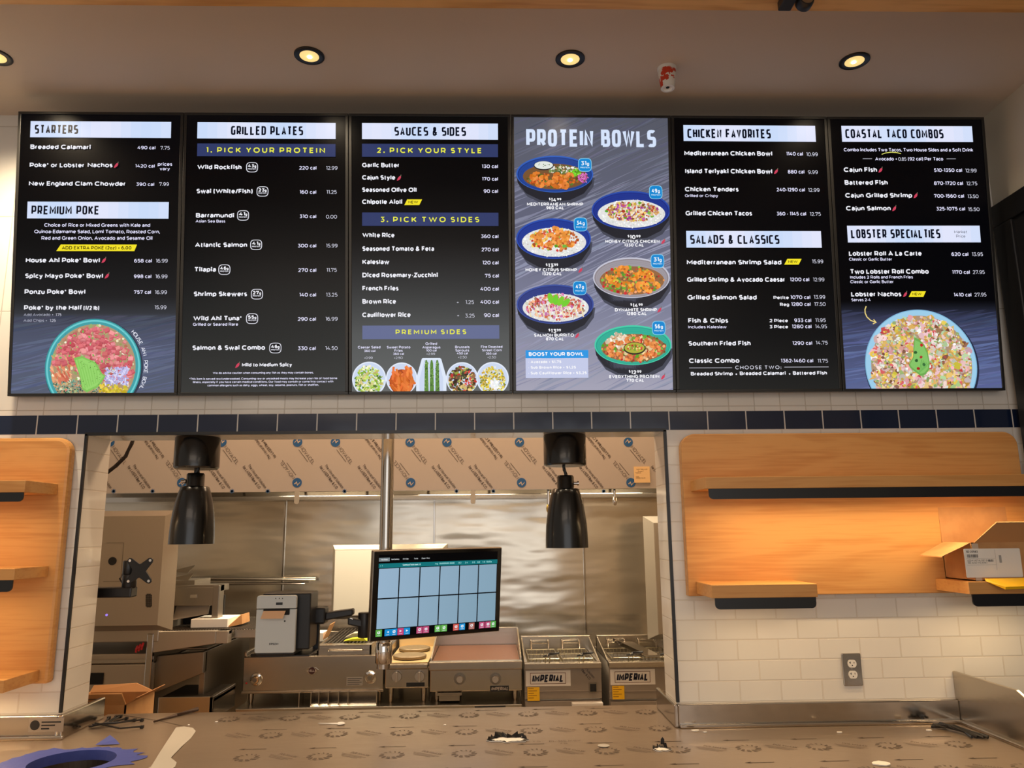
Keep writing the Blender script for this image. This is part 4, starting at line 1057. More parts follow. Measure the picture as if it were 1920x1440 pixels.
            b.done('food_picture', disp, {'shrimp': 'shrimp bowl picture with a dip cup', 'chicken': 'chicken and rice bowl picture', 'honey': 'honey shrimp bowl picture', 'dynamite': 'shrimp bowl picture in a pale bowl', 'burrito': 'salmon bowl picture with avocado fan', 'everything': 'green bowl picture with salsa cup'}[nm])
    for q, u, v, tx in BLUE:
        if q != i: continue
        b = Pic(i, .0029); f = lambda r: [(u + a * 27 * r, v + c * 28 * r) for a, c in [(math.copysign(abs(math.cos(t)) ** .5, math.cos(t)), math.copysign(abs(math.sin(t)) ** .55, math.sin(t))) for t in [2 * math.pi * k / 32 for k in range(32)]]]
        b.poly(f(1), (140, 210, 240)); b.poly(f(.92), (20, 136, 210)); b.text(tx[:2], u - 16, u + 6, v + 2, 17, (240, 248, 255), .2); b.text('g', u + 8, u + 17, v + 2, 14, (240, 248, 255), .18); b.text('PROTEIN', u - 18, u + 19, v + 14, 6, (200, 232, 250), .2); b.done('protein_badge', disp)
    # lettering, chillies, rules and bullets
    t = Pic(i, .0033)
    for row in TEXT[i].split('\n'):
        st, tx, u0, u1, v, h = row.split('|'); col, wt, sq, gp = STY[st]
        t.text(tx, float(u0), float(u1), float(v), float(h) * (1.0), col, wt, sq, gp)
    for q, u0, v0, u1, v1 in RULES:
        if q == i: t.rect(u0, v0 - .9, u1, v0 + .9, (206, 206, 220))
    for q, u, v in DOTS:
        if q == i: t.oval(u, v, 3, 3, (230, 230, 240), 12)
    if i == 5:
        for q in ribbon([(213, 158.5), (230, 152.5), (252, 149.5), (275, 151), (292, 156)], 3): t.quads([q], (226, 226, 110))
    t.done('lettering', disp)
    for q, u, v in CHILI:
        if q != i: continue
        ch = Pic(i, .0034)
        ch.poly([(u - 9.5, v + 12), (u - 5, v + 1), (u + 1, v - 6), (u + 6, v - 7), (u + 7.5, v - 2), (u + 4, v + 6), (u - 3, v + 11)], (206, 66, 92)); ch.poly([(u + 4, v - 7), (u + 7, v - 13), (u + 8.5, v - 12), (u + 7.5, v - 5)], (120, 110, 90))
        ch.done('chilli_icon', disp)

# ---------------------------------------------------------------- heat lamps in the pass
def heat_lamp(px, pyt, pyb, cord, label):
    cx = at(px, 850, .1).x; zt = OZ1; zc = 1.870; zb = at(px, pyb, .1).z; zs = at(px, pyt, .1).z
    r = thing('heat_lamp', label, 'heat lamp', (cx, .1, zt), group='heat lamps under the pass header')
    MB().lathe([(.0001, zc - zt), (.080, zc - zt), (.086, zc - zt + .006), (.086, -.004), (.083, 0)], cx, .1, zt, 48).build('canopy', M['blackmetal'], r)
    q = MB(); q.tube([(cx + .002, .1, zc), (cx + .004, .1, zc - .02), (cx, .1, zs + .045)] if not cord else [(cx - .006, .1, zc), (cx - .004, .1, zc - .015), (cx + .003, .1, zc - .035), (cx + .003, .1, zs + .05)], .007 if cord else .012, 10)
    q.build('cord', M['black'], r)
    nk = MB().lathe([(.0001, .058), (.030, .058), (.034, .052), (.034, .004), (.036, 0), (.0001, 0)], cx, .1, zs - .006, 32); nk = nk.build('socket', M['blackmetal'], r)
    sc = MB(); sx = 1 if cord else -1; sc.lathe([(.006, 0), (.006, .014), (.009, .014), (.009, .02)], cx + (.032 if cord else -.052), .09, zs + .02, 12, 'x'); sc.build('thumb_screw', M['chrome'], nk)
    h = zs - zb
    prof = [(.0001, h), (.048, h), (.054, h - .004), (.060, h * .9), (.070, h * .72), (.0775, h * .52), (.0815, h * .36), (.0835, h * .18), (.0845, 0), (.0825, 0), (.0815, h * .18), (.0775, h * .38), (.07, h * .6), (.05, h * .85), (.0001, h * .88)]
    sh = MB().lathe(prof, cx, .1, zb, 56, cap=False).build('shade', M['blackmetal'], r)
    MB().lathe([(.0001, .02), (.03, .025), (.045, .05), (.045, .08), (.02, .12), (.0001, .13)], cx, .1, zb, 24).build('heat_bulb', mat('red_bulb', lin(200, 150, 120), .2), r)
heat_lamp(370, 912, 1020, False, 'black enamel heat lamp at the left end of the pass')
heat_lamp(1059, 916, 1027, True, 'black enamel heat lamp on a bent cord at the right of the pass')

# ---------------------------------------------------------------- hood
HY_, HB = 1.5, 1.852
hd = thing('exhaust_hood', 'long steel kitchen hood still wrapped in printed tan film', 'hood', (-.6, 2.0, HB))
HX0, HX1 = -2.9, 1.30
f = MB(); f.box(HX0, HX1, HY_, HY_ + .012, HB, 2.75); f.build('front_panel', M['film'], hd)
f = MB(); f.box(HX0, HX1, HY_ + .012, 2.61, 2.5, 2.52); f.box(HX0, HX1, HY_ + .012, HY_ + .05, HB, HB + .012); f.box(HX0, HX1, HY_ + .045, HY_ + .05, HB, HB + .05); f.build('canopy', M['steel'], hd)
f = MB(); f.box(HX0, HX1, 2.44, 2.61, 1.838, 1.872); f.prism([(2.44, 1.872), (2.61, 1.872), (2.61, 1.97), (2.56, 1.97)], HX0, HX1, 'x'); f.build('grease_gutter', M['steel_smooth'], hd, .003)
f = MB()
for k in range(9): f.hexa([(HX0 + .2 + k * .44, 2.56, 1.97), (HX0 + .62 + k * .44, 2.56, 1.97), (HX0 + .62 + k * .44, 2.60, 1.97), (HX0 + .2 + k * .44, 2.60, 1.97), (HX0 + .2 + k * .44, 2.2, 2.42), (HX0 + .62 + k * .44, 2.2, 2.42), (HX0 + .62 + k * .44, 2.24, 2.42), (HX0 + .2 + k * .44, 2.24, 2.42)])
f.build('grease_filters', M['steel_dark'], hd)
f = MB()
for lx in (-1.3, -.25, .75): f.box(lx - .3, lx + .3, 2.0, 2.2, 2.44, 2.5)
f.build('lamp_housing', M['white_plastic'], hd)
# printing on the film
DK, BL = lin(96, 84, 78), lin(34, 92, 150)
def ink(mb, quads, px, py, ang, Y, col, k, flip=1):
    o = at(px, py, Y); c, s_ = math.cos(ang), math.sin(ang)
    for q in quads: mb.face([(o.x + (a * c - b * s_) * k, Y, o.z + (a * s_ + b * c) * k) for a, b in q], 0, col)
pf = MB(); YP = HY_ - .0012; DN = math.radians(-52)
def logo(px, py, flip):
    o = at(px, py, YP); R = .0275
    for k in range(32):
        a, b = 2 * math.pi * k / 32, 2 * math.pi * (k + 1) / 32
        pf.face([(o.x + R * math.cos(a), YP, o.z + R * math.sin(a)), (o.x + R * math.cos(b), YP, o.z + R * math.sin(b)), (o.x, YP, o.z)], 0, BL)
    s_ = -1 if flip else 1; z = [(-.02, -.006), (-.004, .012), (.002, -.008), (.02, .008), (.012, .010), (.004, .002), (-.002, .020), (-.018, .002)]
    pf.face([(o.x + a * .9 * s_, YP - .0006, o.z + b * .9 * s_) for a, b in z], 0, lin(205, 186, 164))
    ang = DN + (math.pi if flip else 0)
    ink(pf, text_quads('NOVACEL', .032, .16, -.010, .021, .12, 2.2, .14) + [[(.04, -.022), (.13, -.022), (.13, -.019), (.04, -.019)]], px, py, ang, YP, DK, 1)
def slogan(px, py, flip):
    ang = DN + (math.pi if flip else 0)
    ink(pf, text_quads('The Novacel Solution', 0, .17, .004, .017, .15) + text_quads('for LASER Fiber & CO', -.012, .15, -.024, .018, .16), px, py, ang, YP, DK, 1)
    if not flip:
        o = at(px + 39, py + 47, YP)
        for k in range(8):
            a = k * math.pi / 4; c, s_ = math.cos(a), math.sin(a)
            pf.face([(o.x + .016 * c, YP, o.z + .016 * s_), (o.x - .005 * s_, YP, o.z + .005 * c), (o.x + .005 * s_, YP, o.z - .005 * c)], 0, BL)
for px in (206, 416, 558, 629, 769, 838, 974, 1178): logo(px, 829, False)
for px in (341, 557, 770, 978, 1183): logo(px, 905, True)
for px in (174, 247, 396, 463, 607, 678, 817, 886, 1024, 1093, 1228): slogan(px, 874, False)
for px in (300, 510, 718, 935, 1138): slogan(px, 858, True)
pf.build('film_printing', M['print'], hd)
# paper ticket on the hood
a, b = at(1188, 875, 1.498), at(1219, 905, 1.498)
tk = tag(MB().box(a.x, b.x, 1.4935, 1.4955, b.z, a.z).build('ticket', mat('cream_ticket', lin(244, 206, 150), .6)), 'small cream ticket taped to the right end of the hood film', 'ticket')
g = MB(); w_ = b.x - a.x
for tx, x0, x1, zz in (('SHIP TERN CO', .16, .84, .2), ('Phase 1', .25, .6, .32), ('Topsfork', .08, .45, .42), ('Model', .1, .3, .66), ('00000-1 HL2M', .1, .7, .74)):
    for q in text_quads(tx, a.x + w_ * x0, a.x + w_ * x1, a.z - w_ * zz, w_ * .06, .16): g.face([(x, 1.4928, z) for x, z in q], 0, lin(110, 80, 50))
g.build('ticket_print', M['print'], tk)

# nozzles hanging from the hood edge
for px, y0, y1, lb in ((1028, 918, 962, 'brass nozzle on a drop pipe under the hood, beside the right heat lamp'), (1152, 918, 948, 'chrome nozzle with a small hook under the right end of the hood')):
    o = at(px, y0, 1.62); z1 = at(px, y1, 1.62).z
    n_ = thing('suppression_nozzle', lb, 'nozzle', (o.x, 1.62, z1), group='nozzles under the hood')
    MB().lathe([(.009, 0), (.009, 2.50 - z1 - .05)], o.x, 1.62, z1 + .05, 14).build('drop_pipe', M['chrome'], n_)
    MB().lathe([(.0001, 0), (.008, .002), (.013, .012), (.015, .03), (.010, .05)], o.x, 1.62, z1, 16).build('nozzle_tip', M['chrome'] if px > 1100 else mat('brass', lin(206, 170, 96), .25, 1), n_)
for px, lb in ((557, 'white oval tag hanging from the hood edge left of the steel pole'), (887, 'cream paper tag curling from the hood edge right of the steel pole')):
    o = at(px, 922, 1.49); zz = at(px, 945, 1.49).z
    tg = MB(); tg.prism(rrect(o.x - .014, o.x + .014, zz, o.z + .01, .012, 5), 1.488, 1.490, 'y')
    tag(tg.build('hang_tag', M['white_film']), lb, 'tag')

# ---------------------------------------------------------------- boxed steel panels
def pan_box(name, label, cat, px0, py0, px1, py1, Y, inset, dep, face, extra=None):
    a, b = at(px0, py0, Y + dep), at(px1, py1, Y + dep); r = thing(name, label, cat, ((a.x + b.x) / 2, Y + dep, b.z))
    x0, x1, z0, z1 = a.x, b.x, b.z, a.z; k = inset
    m_ = MB()
    o = [(x0, Y + dep, z0), (x1, Y + dep, z0), (x1, Y + dep, z1), (x0, Y + dep, z1)]; i_ = [(x0 + k, Y, z0 + k), (x1 - k, Y, z0 + k), (x1 - k, Y, z1 - k), (x0 + k, Y, z1 - k)]
    for q in range(4): m_.face([o[q], o[(q + 1) % 4], i_[(q + 1) % 4], i_[q]])
    m_.face([o[3], o[2], o[1], o[0]]); m_.face(i_)
    m_.box(x0 + .01, x1 - .01, Y + dep, Y + dep + .02, z0 + .01, z1 - .01)
    m_.build('shell', M['steel_satin'], r, .002)
    MB().box(x0 + k + .004, x1 - k - .004, Y - .003, Y - .0005, z0 + k + .004, z1 - k - .004).build('front_sheet', face, r)
    return r, (x0 + k, x1 - k, z0 + k, z1 - k)
r, (x0, x1, z0, z1) = pan_box('electrical_panel', 'boxed steel panel with a white-filmed face behind the order monitor', 'panel', 625, 1022, 838, 1158, 2.50, .03, .09, M['white_film'])
r, (x0, x1, z0, z1) = pan_box('control_cabinet', 'boxed steel cabinet at the right end of the kitchen, above the fryers', 'cabinet', 1205, 968, 1275, 1198, 2.0, .045, .12, M['steel_satin'])

# ---------------------------------------------------------------- conveyor ovens, left
YO = 1.2
ovu = thing('conveyor_oven', 'upper steel conveyor oven at the left, with a boxed door and open right end', 'oven', (-1.9, 1.7, 1.0))
a, b = at(199, 960, YO + .06), at(174, 1187, YO + .06)
x0, x1 = at(195, 965, YO + .075).x, at(310, 1187, YO + .06).x; z0, z1 = 1.12, 1.745
m_ = MB(); m_.box(-2.75, at(322, 1150, 1.45).x, YO + .095, 2.15, 1.06, at(400, 1099, 1.45).z - .03); ob = m_.build('body', M['steel_satin'], ovu, .004)
k = .024; o = [(x0, YO + .075, z0), (x1 + .03, YO + .075, z0), (x1 + .03, YO + .075, z1), (x0, YO + .075, z1)]; i_ = [(x0 + k, YO, z0 + .035), (x1 - .02, YO, z0 + .035), (x1 - .02, YO, z1 - .03), (x0 + k, YO, z1 - .03)]
m_ = MB()
for q in range(4): m_.face([o[q], o[(q + 1) % 4], i_[(q + 1) % 4], i_[q]])
m_.face(i_); m_.face(o[::-1])
dr_ = m_.build('boxed_door', M['steel_satin'], ovu, .002)
q = MB()
for i in range(6):
    for j in range(14):
        if i in (0, 5) and j in (0, 13): continue
        o = at(274 + i * 2.0, 1114 + j * 1.85, YO); q.lathe([(.0028, 0), (.0028, .0008)], o.x, YO - .0008, o.z, 6, 'y')
q.build('speaker_holes', M['darkhole'], dr_)
o = at(211, 1052, YO); MB().lathe([(.021, -.004), (.021, 0)], o.x, YO, o.z, 24, 'y').build('cable_grommet', M['black'], dr_)
a, b = at(200, 1018, YO), at(226, 1090, YO); q = MB(); e = .0015
q.box(a.x, b.x, YO - .001, YO, a.z - e, a.z + e); q.box(b.x - e, b.x + e, YO - .001, YO, b.z, a.z); q.box(a.x, b.x, YO - .001, YO, b.z - e, b.z + e); q.build('hatch_seam', M['steel_dark'], dr_)
o = at(200, 1153, YO); MB().lathe([(.006, -.003), (.006, 0)], o.x, YO, o.z, 12, 'y').build('power_light', mat('violet_light', lin(120, 90, 200), .3, emit=lin(170, 140, 255), estr=.8), dr_)
# right end: hood over the conveyor mouth, bed and apron
a = at(322, 1104, 1.45); b = at(408, 1183, 1.45)
ex = a.x
m_ = MB(); m_.box(ex - .02, b.x - .03, 1.45, 1.49, at(350, 1136, 1.45).z, at(350, 1102, 1.45).z); m_.box(b.x - .035, b.x, 1.44, 1.52, at(400, 1172, 1.45).z, at(400, 1097, 1.45).z); m_.box(ex - .02, b.x, 1.46, 1.60, at(400, 1099, 1.45).z - .03, at(400, 1097, 1.45).z)
mo = m_.build('mouth_frame', M['steel_dark'], ovu, .003)
a2, b2 = at(326, 1134, 1.46), at(388, 1162, 1.46); m_ = MB(); m_.hexa([(a2.x, 1.46, b2.z), (b2.x, 1.46, b2.z + .03), (b2.x, 1.48, b2.z + .03), (a2.x, 1.48, b2.z), (a2.x, 1.50, a2.z), (b2.x, 1.50, a2.z + .03), (b2.x, 1.51, a2.z + .03), (a2.x, 1.51, a2.z)])
m_.build('mouth_flap', M['grey_film'], ovu)
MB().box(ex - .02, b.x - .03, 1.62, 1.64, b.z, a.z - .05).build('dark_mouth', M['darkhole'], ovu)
a3, b3 = at(357, 1115, 1.449), at(369, 1121, 1.449); MB().box(a3.x, b3.x, 1.446, 1.4495, b3.z, a3.z).build('name_plate', M['chrome'], mo)
zt = at(340, 1184, 1.3).z; xa, xb = at(289, 1184, 1.3).x, at(405, 1184, 1.3).x; zl, zr = at(290, 1224, 1.3).z, at(405, 1207, 1.3).z
m_ = MB(); m_.prism([(xa, zl), (xb, zr), (xb, zt), (xa, zt)], 1.3, 1.312, 'y'); m_.box(xb, xb + .065, 1.3, 1.36, zr, zt); m_.box(xa, xb + .065, 1.312, 2.0, zt - .02, zt); m_.box(xb + .065, xb + .20, 1.40, 2.0, zt - .05, zt - .004)
m_.build('conveyor_bed', M['steel_satin'], ovu, .003)
bt = MB()
for k in range(34): bt.box(xa + .03 + k * .0145, xa + .036 + k * .0145, 1.34, 1.96, zt + .001, zt + .005)
tag(bt.build('conveyor_belt', M['iron'], ovu), kind='stuff')
# louvres on top
lv = MB()
for k, (ya, yb) in enumerate(((1060, 1076), (1074, 1090))):
    p0, p1, p2, p3 = at(322, yb - 3, 1.5), at(352, yb - 2, 1.5), at(364, ya, 1.5), at(322, ya + 10, 1.5); lv.prism([(p.x, p.z) for p in (p0, p1, p2, p3)], 1.5, 1.515, 'y')
o, o2 = at(322, 1100, 1.5), at(365, 1088, 1.5); lv.box(o.x, o2.x, 1.5, 1.75, o.z, o2.z)
tag(lv.build('louvre_vent', M['steel_dark'], ovu))
# lower oven
ovl = thing('conveyor_oven', 'lower steel conveyor oven standing on the floor under the first, dark mouth on its right', 'oven', (-1.9, 1.7, 0))
xs = at(283, 1260, 1.3).x
zs_, zk = at(280, 1245, 1.3).z, at(280, 1190, 1.3).z
m_ = MB(); m_.box(-2.75, xs, 1.3, 2.15, .08, zs_); m_.box(-2.75, xs - .01, 1.31, 2.15, zs_, 1.0); m_.build('body', M['steel_satin'], ovl, .006)
MB().box(-2.75, xs + .004, 1.296, 1.31, at(280, 1240, 1.3).z - .004, at(280, 1240, 1.3).z + .010).build('seam_strip', M['steel_smooth'], ovl)
MB().box(xs - .03, xs + .004, 1.290, 1.32, .1, at(280, 1188, 1.3).z).build('corner_post', M['steel_smooth'], ovl, .004)
a, b = at(160, 1262, 1.299), at(193, 1283, 1.299); MB().box(a.x, b.x, 1.294, 1.2995, b.z, a.z).build('dark_window', M['darkhole'], ovl)
o = at(268, 1214, 1.29); rb = MB()
for dx in (-.014, 0, .014):
    rb.tube([(o.x + dx - .02, 1.288, o.z - .018 + dx * .5), (o.x + dx - .018, 1.286, o.z + dx * .5), (o.x + dx - .012, 1.288, o.z + .018 + dx * .5)], [.005, .007, .005], 8)
tag(rb.build('red_emblem', M['red'], ovl), 'small red flame emblem')
xm = at(400, 1240, 1.5).x
m_ = MB(); m_.prism([(xs, at(290, 1230, 1.35).z), (xm, at(400, 1222, 1.35).z), (xm, at(400, 1262, 1.35).z), (xs, at(297, 1300, 1.35).z)], 1.35, 1.40, 'y'); m_.box(xs, xm, 1.40, 2.15, at(400, 1216, 1.35).z, at(400, 1222, 1.35).z + .005); m_.box(xm - .03, xm, 1.38, 2.15, .5, at(400, 1222, 1.35).z)
m_.build('mouth_frame', M['steel_dark'], ovl, .003)
zt2 = at(340, 1307, 1.3).z; xc, xd = at(297, 1307, 1.3).x, at(400, 1307, 1.3).x; zb2 = at(340, 1335, 1.3).z - .05
m_ = MB(); m_.box(xc, xd, 1.3, 1.312, zb2, zt2); m_.box(xd - .02, xd, 1.3, 1.66, zb2, zt2); m_.box(xc, xd, 1.312, 1.66, zt2 - .03, zt2 - .01)
m_.build('conveyor_bed', M['steel'], ovl, .003)
bt = MB()
for k in range(44): bt.box(xc + .005 + k * .0065, xc + .008 + k * .0065, 1.33, 1.66, zt2 - .008, zt2 - .004)
tag(bt.build('conveyor_belt', M['iron'], ovl), kind='stuff')
# small white carton with a loose paper on the upper bed
zt_b = zt + .006
bx = thing('carton', 'small open white carton lying on the upper oven conveyor', 'box', (at(395, 1165, 1.42).x, 1.5, zt_b))
a, b = at(357, 1178, 1.40), at(426, 1178, 1.40); hz = .045
m_ = MB(); m_.box(a.x, b.x, 1.40, 1.62, zt_b, zt_b + hz); m_.build('tray', M['white'], bx, .002)
MB().hexa([(b.x, 1.42, zt_b), (b.x + .06, 1.46, zt_b + .01), (b.x + .06, 1.60, zt_b + .01), (b.x, 1.62, zt_b), (b.x, 1.42, zt_b + .006), (b.x + .055, 1.46, zt_b + .06), (b.x + .055, 1.60, zt_b + .06), (b.x, 1.62, zt_b + hz)]).build('end_flap', M['card'], bx)
# tall carton between counter and ovens
a, b = at(150, 1285, .62), at(236, 1322, .62); zc_ = b.z
cb = thing('cardboard_carton', 'open brown carton standing behind the left end of the pass, flaps up', 'box', ((a.x + b.x) / 2, .75, 0))
m_ = MB(); t_ = .006; X0, X1, Y0, Y1 = a.x - .1, b.x, .62, .92; zf, xf = at(200, 1285, .95).z, at(256, 1281, .95).x
m_.box(X0, X1, Y0, Y0 + t_, 0, zc_); m_.box(X0, X1, Y1 - t_, Y1, 0, zc_); m_.box(X0, X0 + t_, Y0, Y1, 0, zc_); m_.box(X1 - t_, X1, Y0, Y1, 0, zc_); m_.box(X0, X1, Y0, Y1, 0, t_); m_.build('walls', M['card'], cb)
m_ = MB(); m_.hexa([(X0, Y0, zc_), (X1, Y0, zc_), (X1, Y0 + t_, zc_), (X0, Y0 + t_, zc_), (X0, Y0 - .05, zc_ + .055), (X1 + .0, Y0 - .05, zc_ + .055), (X1, Y0 - .045, zc_ + .06), (X0, Y0 - .045, zc_ + .06)]); fl = m_.build('front_flap', M['card'], cb)
m_ = MB(); m_.hexa([(X0, Y1 - t_, zc_), (X1, Y1 - t_, zc_), (X1, Y1, zc_), (X0, Y1, zc_), (X0, Y1 + .03, zf), (xf, Y1 + .03, zf + .008), (xf, Y1 + .036, zf + .008), (X0, Y1 + .036, zf)]); m_.build('back_flap', M['card_in'], cb)
m_ = MB(); m_.hexa([(X1 - t_, Y0, zc_), (X1, Y0, zc_), (X1, Y1, zc_), (X1 - t_, Y1, zc_), (X1 + .04, Y0, zc_ + .03), (X1 + .046, Y0, zc_ + .03), (X1 + .046, Y1, zc_ + .03), (X1 + .04, Y1, zc_ + .03)]); m_.build('side_flap', M['card_in'], cb)
o = at(184, 1316, .575); m_ = MB()
for k in range(3): m_.box(o.x - .05, o.x + .0, .5745 - k * .0001 + .012, .575 + .012, o.z - .006 + k * .012, o.z - .003 + k * .012)
m_.build('flap_print', M['black'], fl)

# ---------------------------------------------------------------- cook-line table
YT = 1.62
tb = thing('equipment_table', 'low steel equipment table under the griddle and hot plate', 'table', (-.65, 2.0, 0))
TZ = .650; TX0, TX1 = -1.50, .112
m_ = MB(); m_.box(TX0, TX1, YT, 2.55, TZ - .035, TZ); m_.build('table_top', M['steel'], tb, .004)
for lx in (TX0 + .05, TX1 - .06):
    for ly in (YT + .06, 2.48): MB().lathe([(.022, 0), (.022, TZ - .035)], lx, ly, 0, 16).build('leg', M['steel_dark'], tb)
a, b = at(890, 1325, YT), at(948, 1329, YT); MB().box(a.x, b.x, YT - .003, YT, TZ - .030, TZ - .006).build('name_strip', M['black'], tb)
def legs(root, pts, z1, z0=TZ):
    for lx, ly in pts:
        l_ = MB().lathe([(.010, 0), (.014, .012), (.017, z1 - z0)], lx, ly, z0, 16).build('leg', M['steel'], root)
# broiler
gr = thing('countertop_broiler', 'wide steel countertop broiler with two chrome dials, under the receipt printer', 'broiler', (-1.09, 2.0, TZ))
a, b = at(457, 1232, 1.7), at(718, 1293, 1.7); bx0, bx1, bz0, bz1 = a.x, b.x, b.z, a.z
m_ = MB(); m_.box(bx0, bx1, 1.7, 2.45, bz0, bz1); m_.box(bx0 - .006, bx1 + .004, 1.694, 1.71, bz0 - .012, bz0 + .004); m_.box(bx0, bx0 + .02, 1.7, 2.45, bz1, bz1 + .03); m_.box(bx0, bx1, 2.43, 2.45, bz1, bz1 + .05)
m_.build('body', M['steel'], gr, .005)
legs(gr, [(bx0 + .035, 1.76), (bx1 - .03, 1.76), (bx0 + .035, 2.4), (bx1 - .03, 2.4)], bz0)
for (px, py, tilt_) in ((480, 1274, .6), (694, 1270, 0)):
    o = at(px, py, 1.695); d_ = MB().lathe([(.0001, -.028), (.019, -.028), (.022, -.022), (.022, -.006), (.033, -.004), (.036, 0)], o.x, 1.70, o.z, 32, 'y', cap=False).build('dial', M['chrome'], gr)
    MB().lathe([(.0001, -.0292), (.012, -.0292), (.012, -.028)], o.x, 1.70, o.z, 24, 'y').build('dial_cap', M['steel_dark'], d_)
o = at(585, 1258, 1.699); m_ = MB(); m_.prism([(o.x - .037, o.z + .006), (o.x - .02, o.z + .018), (o.x + .02, o.z + .018), (o.x + .037, o.z + .006), (o.x + .016, o.z - .018), (o.x, o.z - .026), (o.x - .016, o.z - .018)], 1.694, 1.70, 'y'); em = m_.build('emblem', M['chrome'], gr)
m_ = MB(); m_.lathe([(.019, -.001), (.019, 0)], o.x, 1.694, o.z + .002, 24, 'y'); m_.build('emblem_center', mat('dark_maroon', lin(60, 20, 18), .4), em)
m_ = MB()
for q in text_quads('WELLS', o.x - .026, o.x + .026, o.z - .004, .012, .14): m_.face([(x, 1.6925, z) for x, z in q], 0, lin(220, 210, 200))
m_.build('emblem_lettering', M['print'], em)
a, b = at(650, 1270, 1.699), at(680, 1285, 1.699); q = MB().box(a.x, b.x, 1.6975, 1.70, b.z, a.z).build('rating_plate', M['knob'], gr); m_ = MB()
for k in range(4): m_.box(a.x + .006, b.x - .006 - .012 * (k % 2), 1.697, 1.6975, a.z - .009 - k * .010, a.z - .006 - k * .010)
m_.build('plate_print', M['black'], q)
o = at(462, 1281, 1.699); MB().lathe([(.005, -.003), (.005, 0)], o.x, 1.70, o.z, 10, 'y').build('pilot_light', M['red'], gr)
# raised grate tray on the right of the broiler top
xg0, xg1 = at(594, 1224, 1.72).x, at(696, 1224, 1.72).x
m_ = MB(); m_.box(xg0, xg1, 1.72, 1.735, bz1, bz1 + .055); m_.box(xg0, xg0 + .012, 1.72, 2.40, bz1, bz1 + .055); m_.box(xg1 - .012, xg1, 1.72, 2.40, bz1, bz1 + .055); m_.box(xg0, xg1, 2.39, 2.40, bz1, bz1 + .055); m_.box(xg0, xg1, 1.72, 1.80, bz1 + .05, bz1 + .056)
tr = m_.build('grate_tray', M['steel'], gr, .002)
MB().tube([(xg0 + .07, 1.72, bz1 + .03), (xg0 + .07, 1.70, bz1 + .03), (xg1 - .05, 1.70, bz1 + .03), (xg1 - .05, 1.72, bz1 + .03)], .006, 8).build('tray_handle', M['steel_smooth'], tr)
m_ = MB()
for k in range(13): m_.tube([(xg0 + .02 + k * .022, 1.80, bz1 + .05), (xg0 + .02 + k * .022, 2.39, bz1 + .066)], .0055, 6)
m_.tube([(xg0 + .01, 2.1, bz1 + .052), (xg1 - .01, 2.1, bz1 + .052)], .005, 6); m_.build('grate_bars', M['iron'], gr)
m_ = MB()
for k in range(20): m_.tube([(bx0 + .05 + k * .0235, 1.75, bz1 + .006), (bx0 + .05 + k * .0235, 2.40, bz1 + .02)], .0055, 6)
m_.box(bx0 + .03, xg0 - .01, 1.73, 1.75, bz1, bz1 + .012); m_.build('rear_grate', M['iron'], gr)
# loose things on the broiler
o = at(594, 1188, 2.1)
cn = thing('open_carton', 'small open brown carton on the broiler top beside the printer', 'box', (o.x, 2.1, bz1 + .03)); zz = bz1 + .035
m_ = MB(); m_.box(o.x - .06, o.x + .05, 2.05, 2.2, zz, zz + .05); m_.build('box_body', M['white'], cn)
m_ = MB(); m_.hexa([(o.x + .05, 2.05, zz + .01), (o.x + .055, 2.05, zz + .01), (o.x + .055, 2.2, zz + .01), (o.x + .05, 2.2, zz + .01), (o.x + .09, 2.05, zz + .10), (o.x + .095, 2.05, zz + .10), (o.x + .095, 2.2, zz + .10), (o.x + .09, 2.2, zz + .10)]); m_.build('box_flap', M['card'], cn)
o = at(668, 1202, 1.86); zz = bz1 + .064
tag(MB().prism([(o.x - .07, zz), (o.x - .02, zz + .012), (o.x + .05, zz + .016), (o.x + .07, zz)], 1.82, 1.90, 'y').build('yellow_tag', mat('lime_tag', lin(214, 216, 20), .5)), 'lime yellow tag lying on the broiler grate', 'tag')
o = at(664, 1194, 1.98); tag(MB().prism([(o.x - .05, zz + .006), (o.x, zz + .030), (o.x + .06, zz + .034), (o.x + .07, zz + .006)], 1.93, 2.02, 'y').build('paper_scrap', M['white_film']), 'cream paper scrap on the broiler grate behind the lime tag', 'paper')
# steel divider rack on the table edge
a, b = at(582, 1332, 1.64), at(706, 1304, 1.64); rk = thing('divider_rack', 'six-bay steel divider rack standing on the table under the broiler', 'rack', ((a.x + b.x) / 2, 1.7, TZ))
xs_ = [a.x, at(612, 1, 1.64).x, at(643, 1, 1.64).x, at(658, 1, 1.64).x, at(674, 1, 1.64).x, at(689, 1, 1.64).x, b.x]
zt3 = TZ + .075
for x in xs_: MB().box(x - .0025, x + .0025, 1.64, 1.75, TZ, zt3).build('divider', M['steel'], rk)
m_ = MB(); m_.box(a.x, b.x, 1.66, 1.75, zt3 - .003, zt3); m_.hexa([(a.x, 1.63, TZ), (b.x, 1.63, TZ), (b.x, 1.66, TZ), (a.x, 1.66, TZ), (a.x, 1.63, TZ + .004), (b.x, 1.63, TZ + .004), (b.x, 1.66, TZ + .02), (a.x, 1.66, TZ + .02)]); m_.box(a.x, b.x, 1.745, 1.75, TZ, zt3); m_.build('rack_shell', M['steel'], rk)
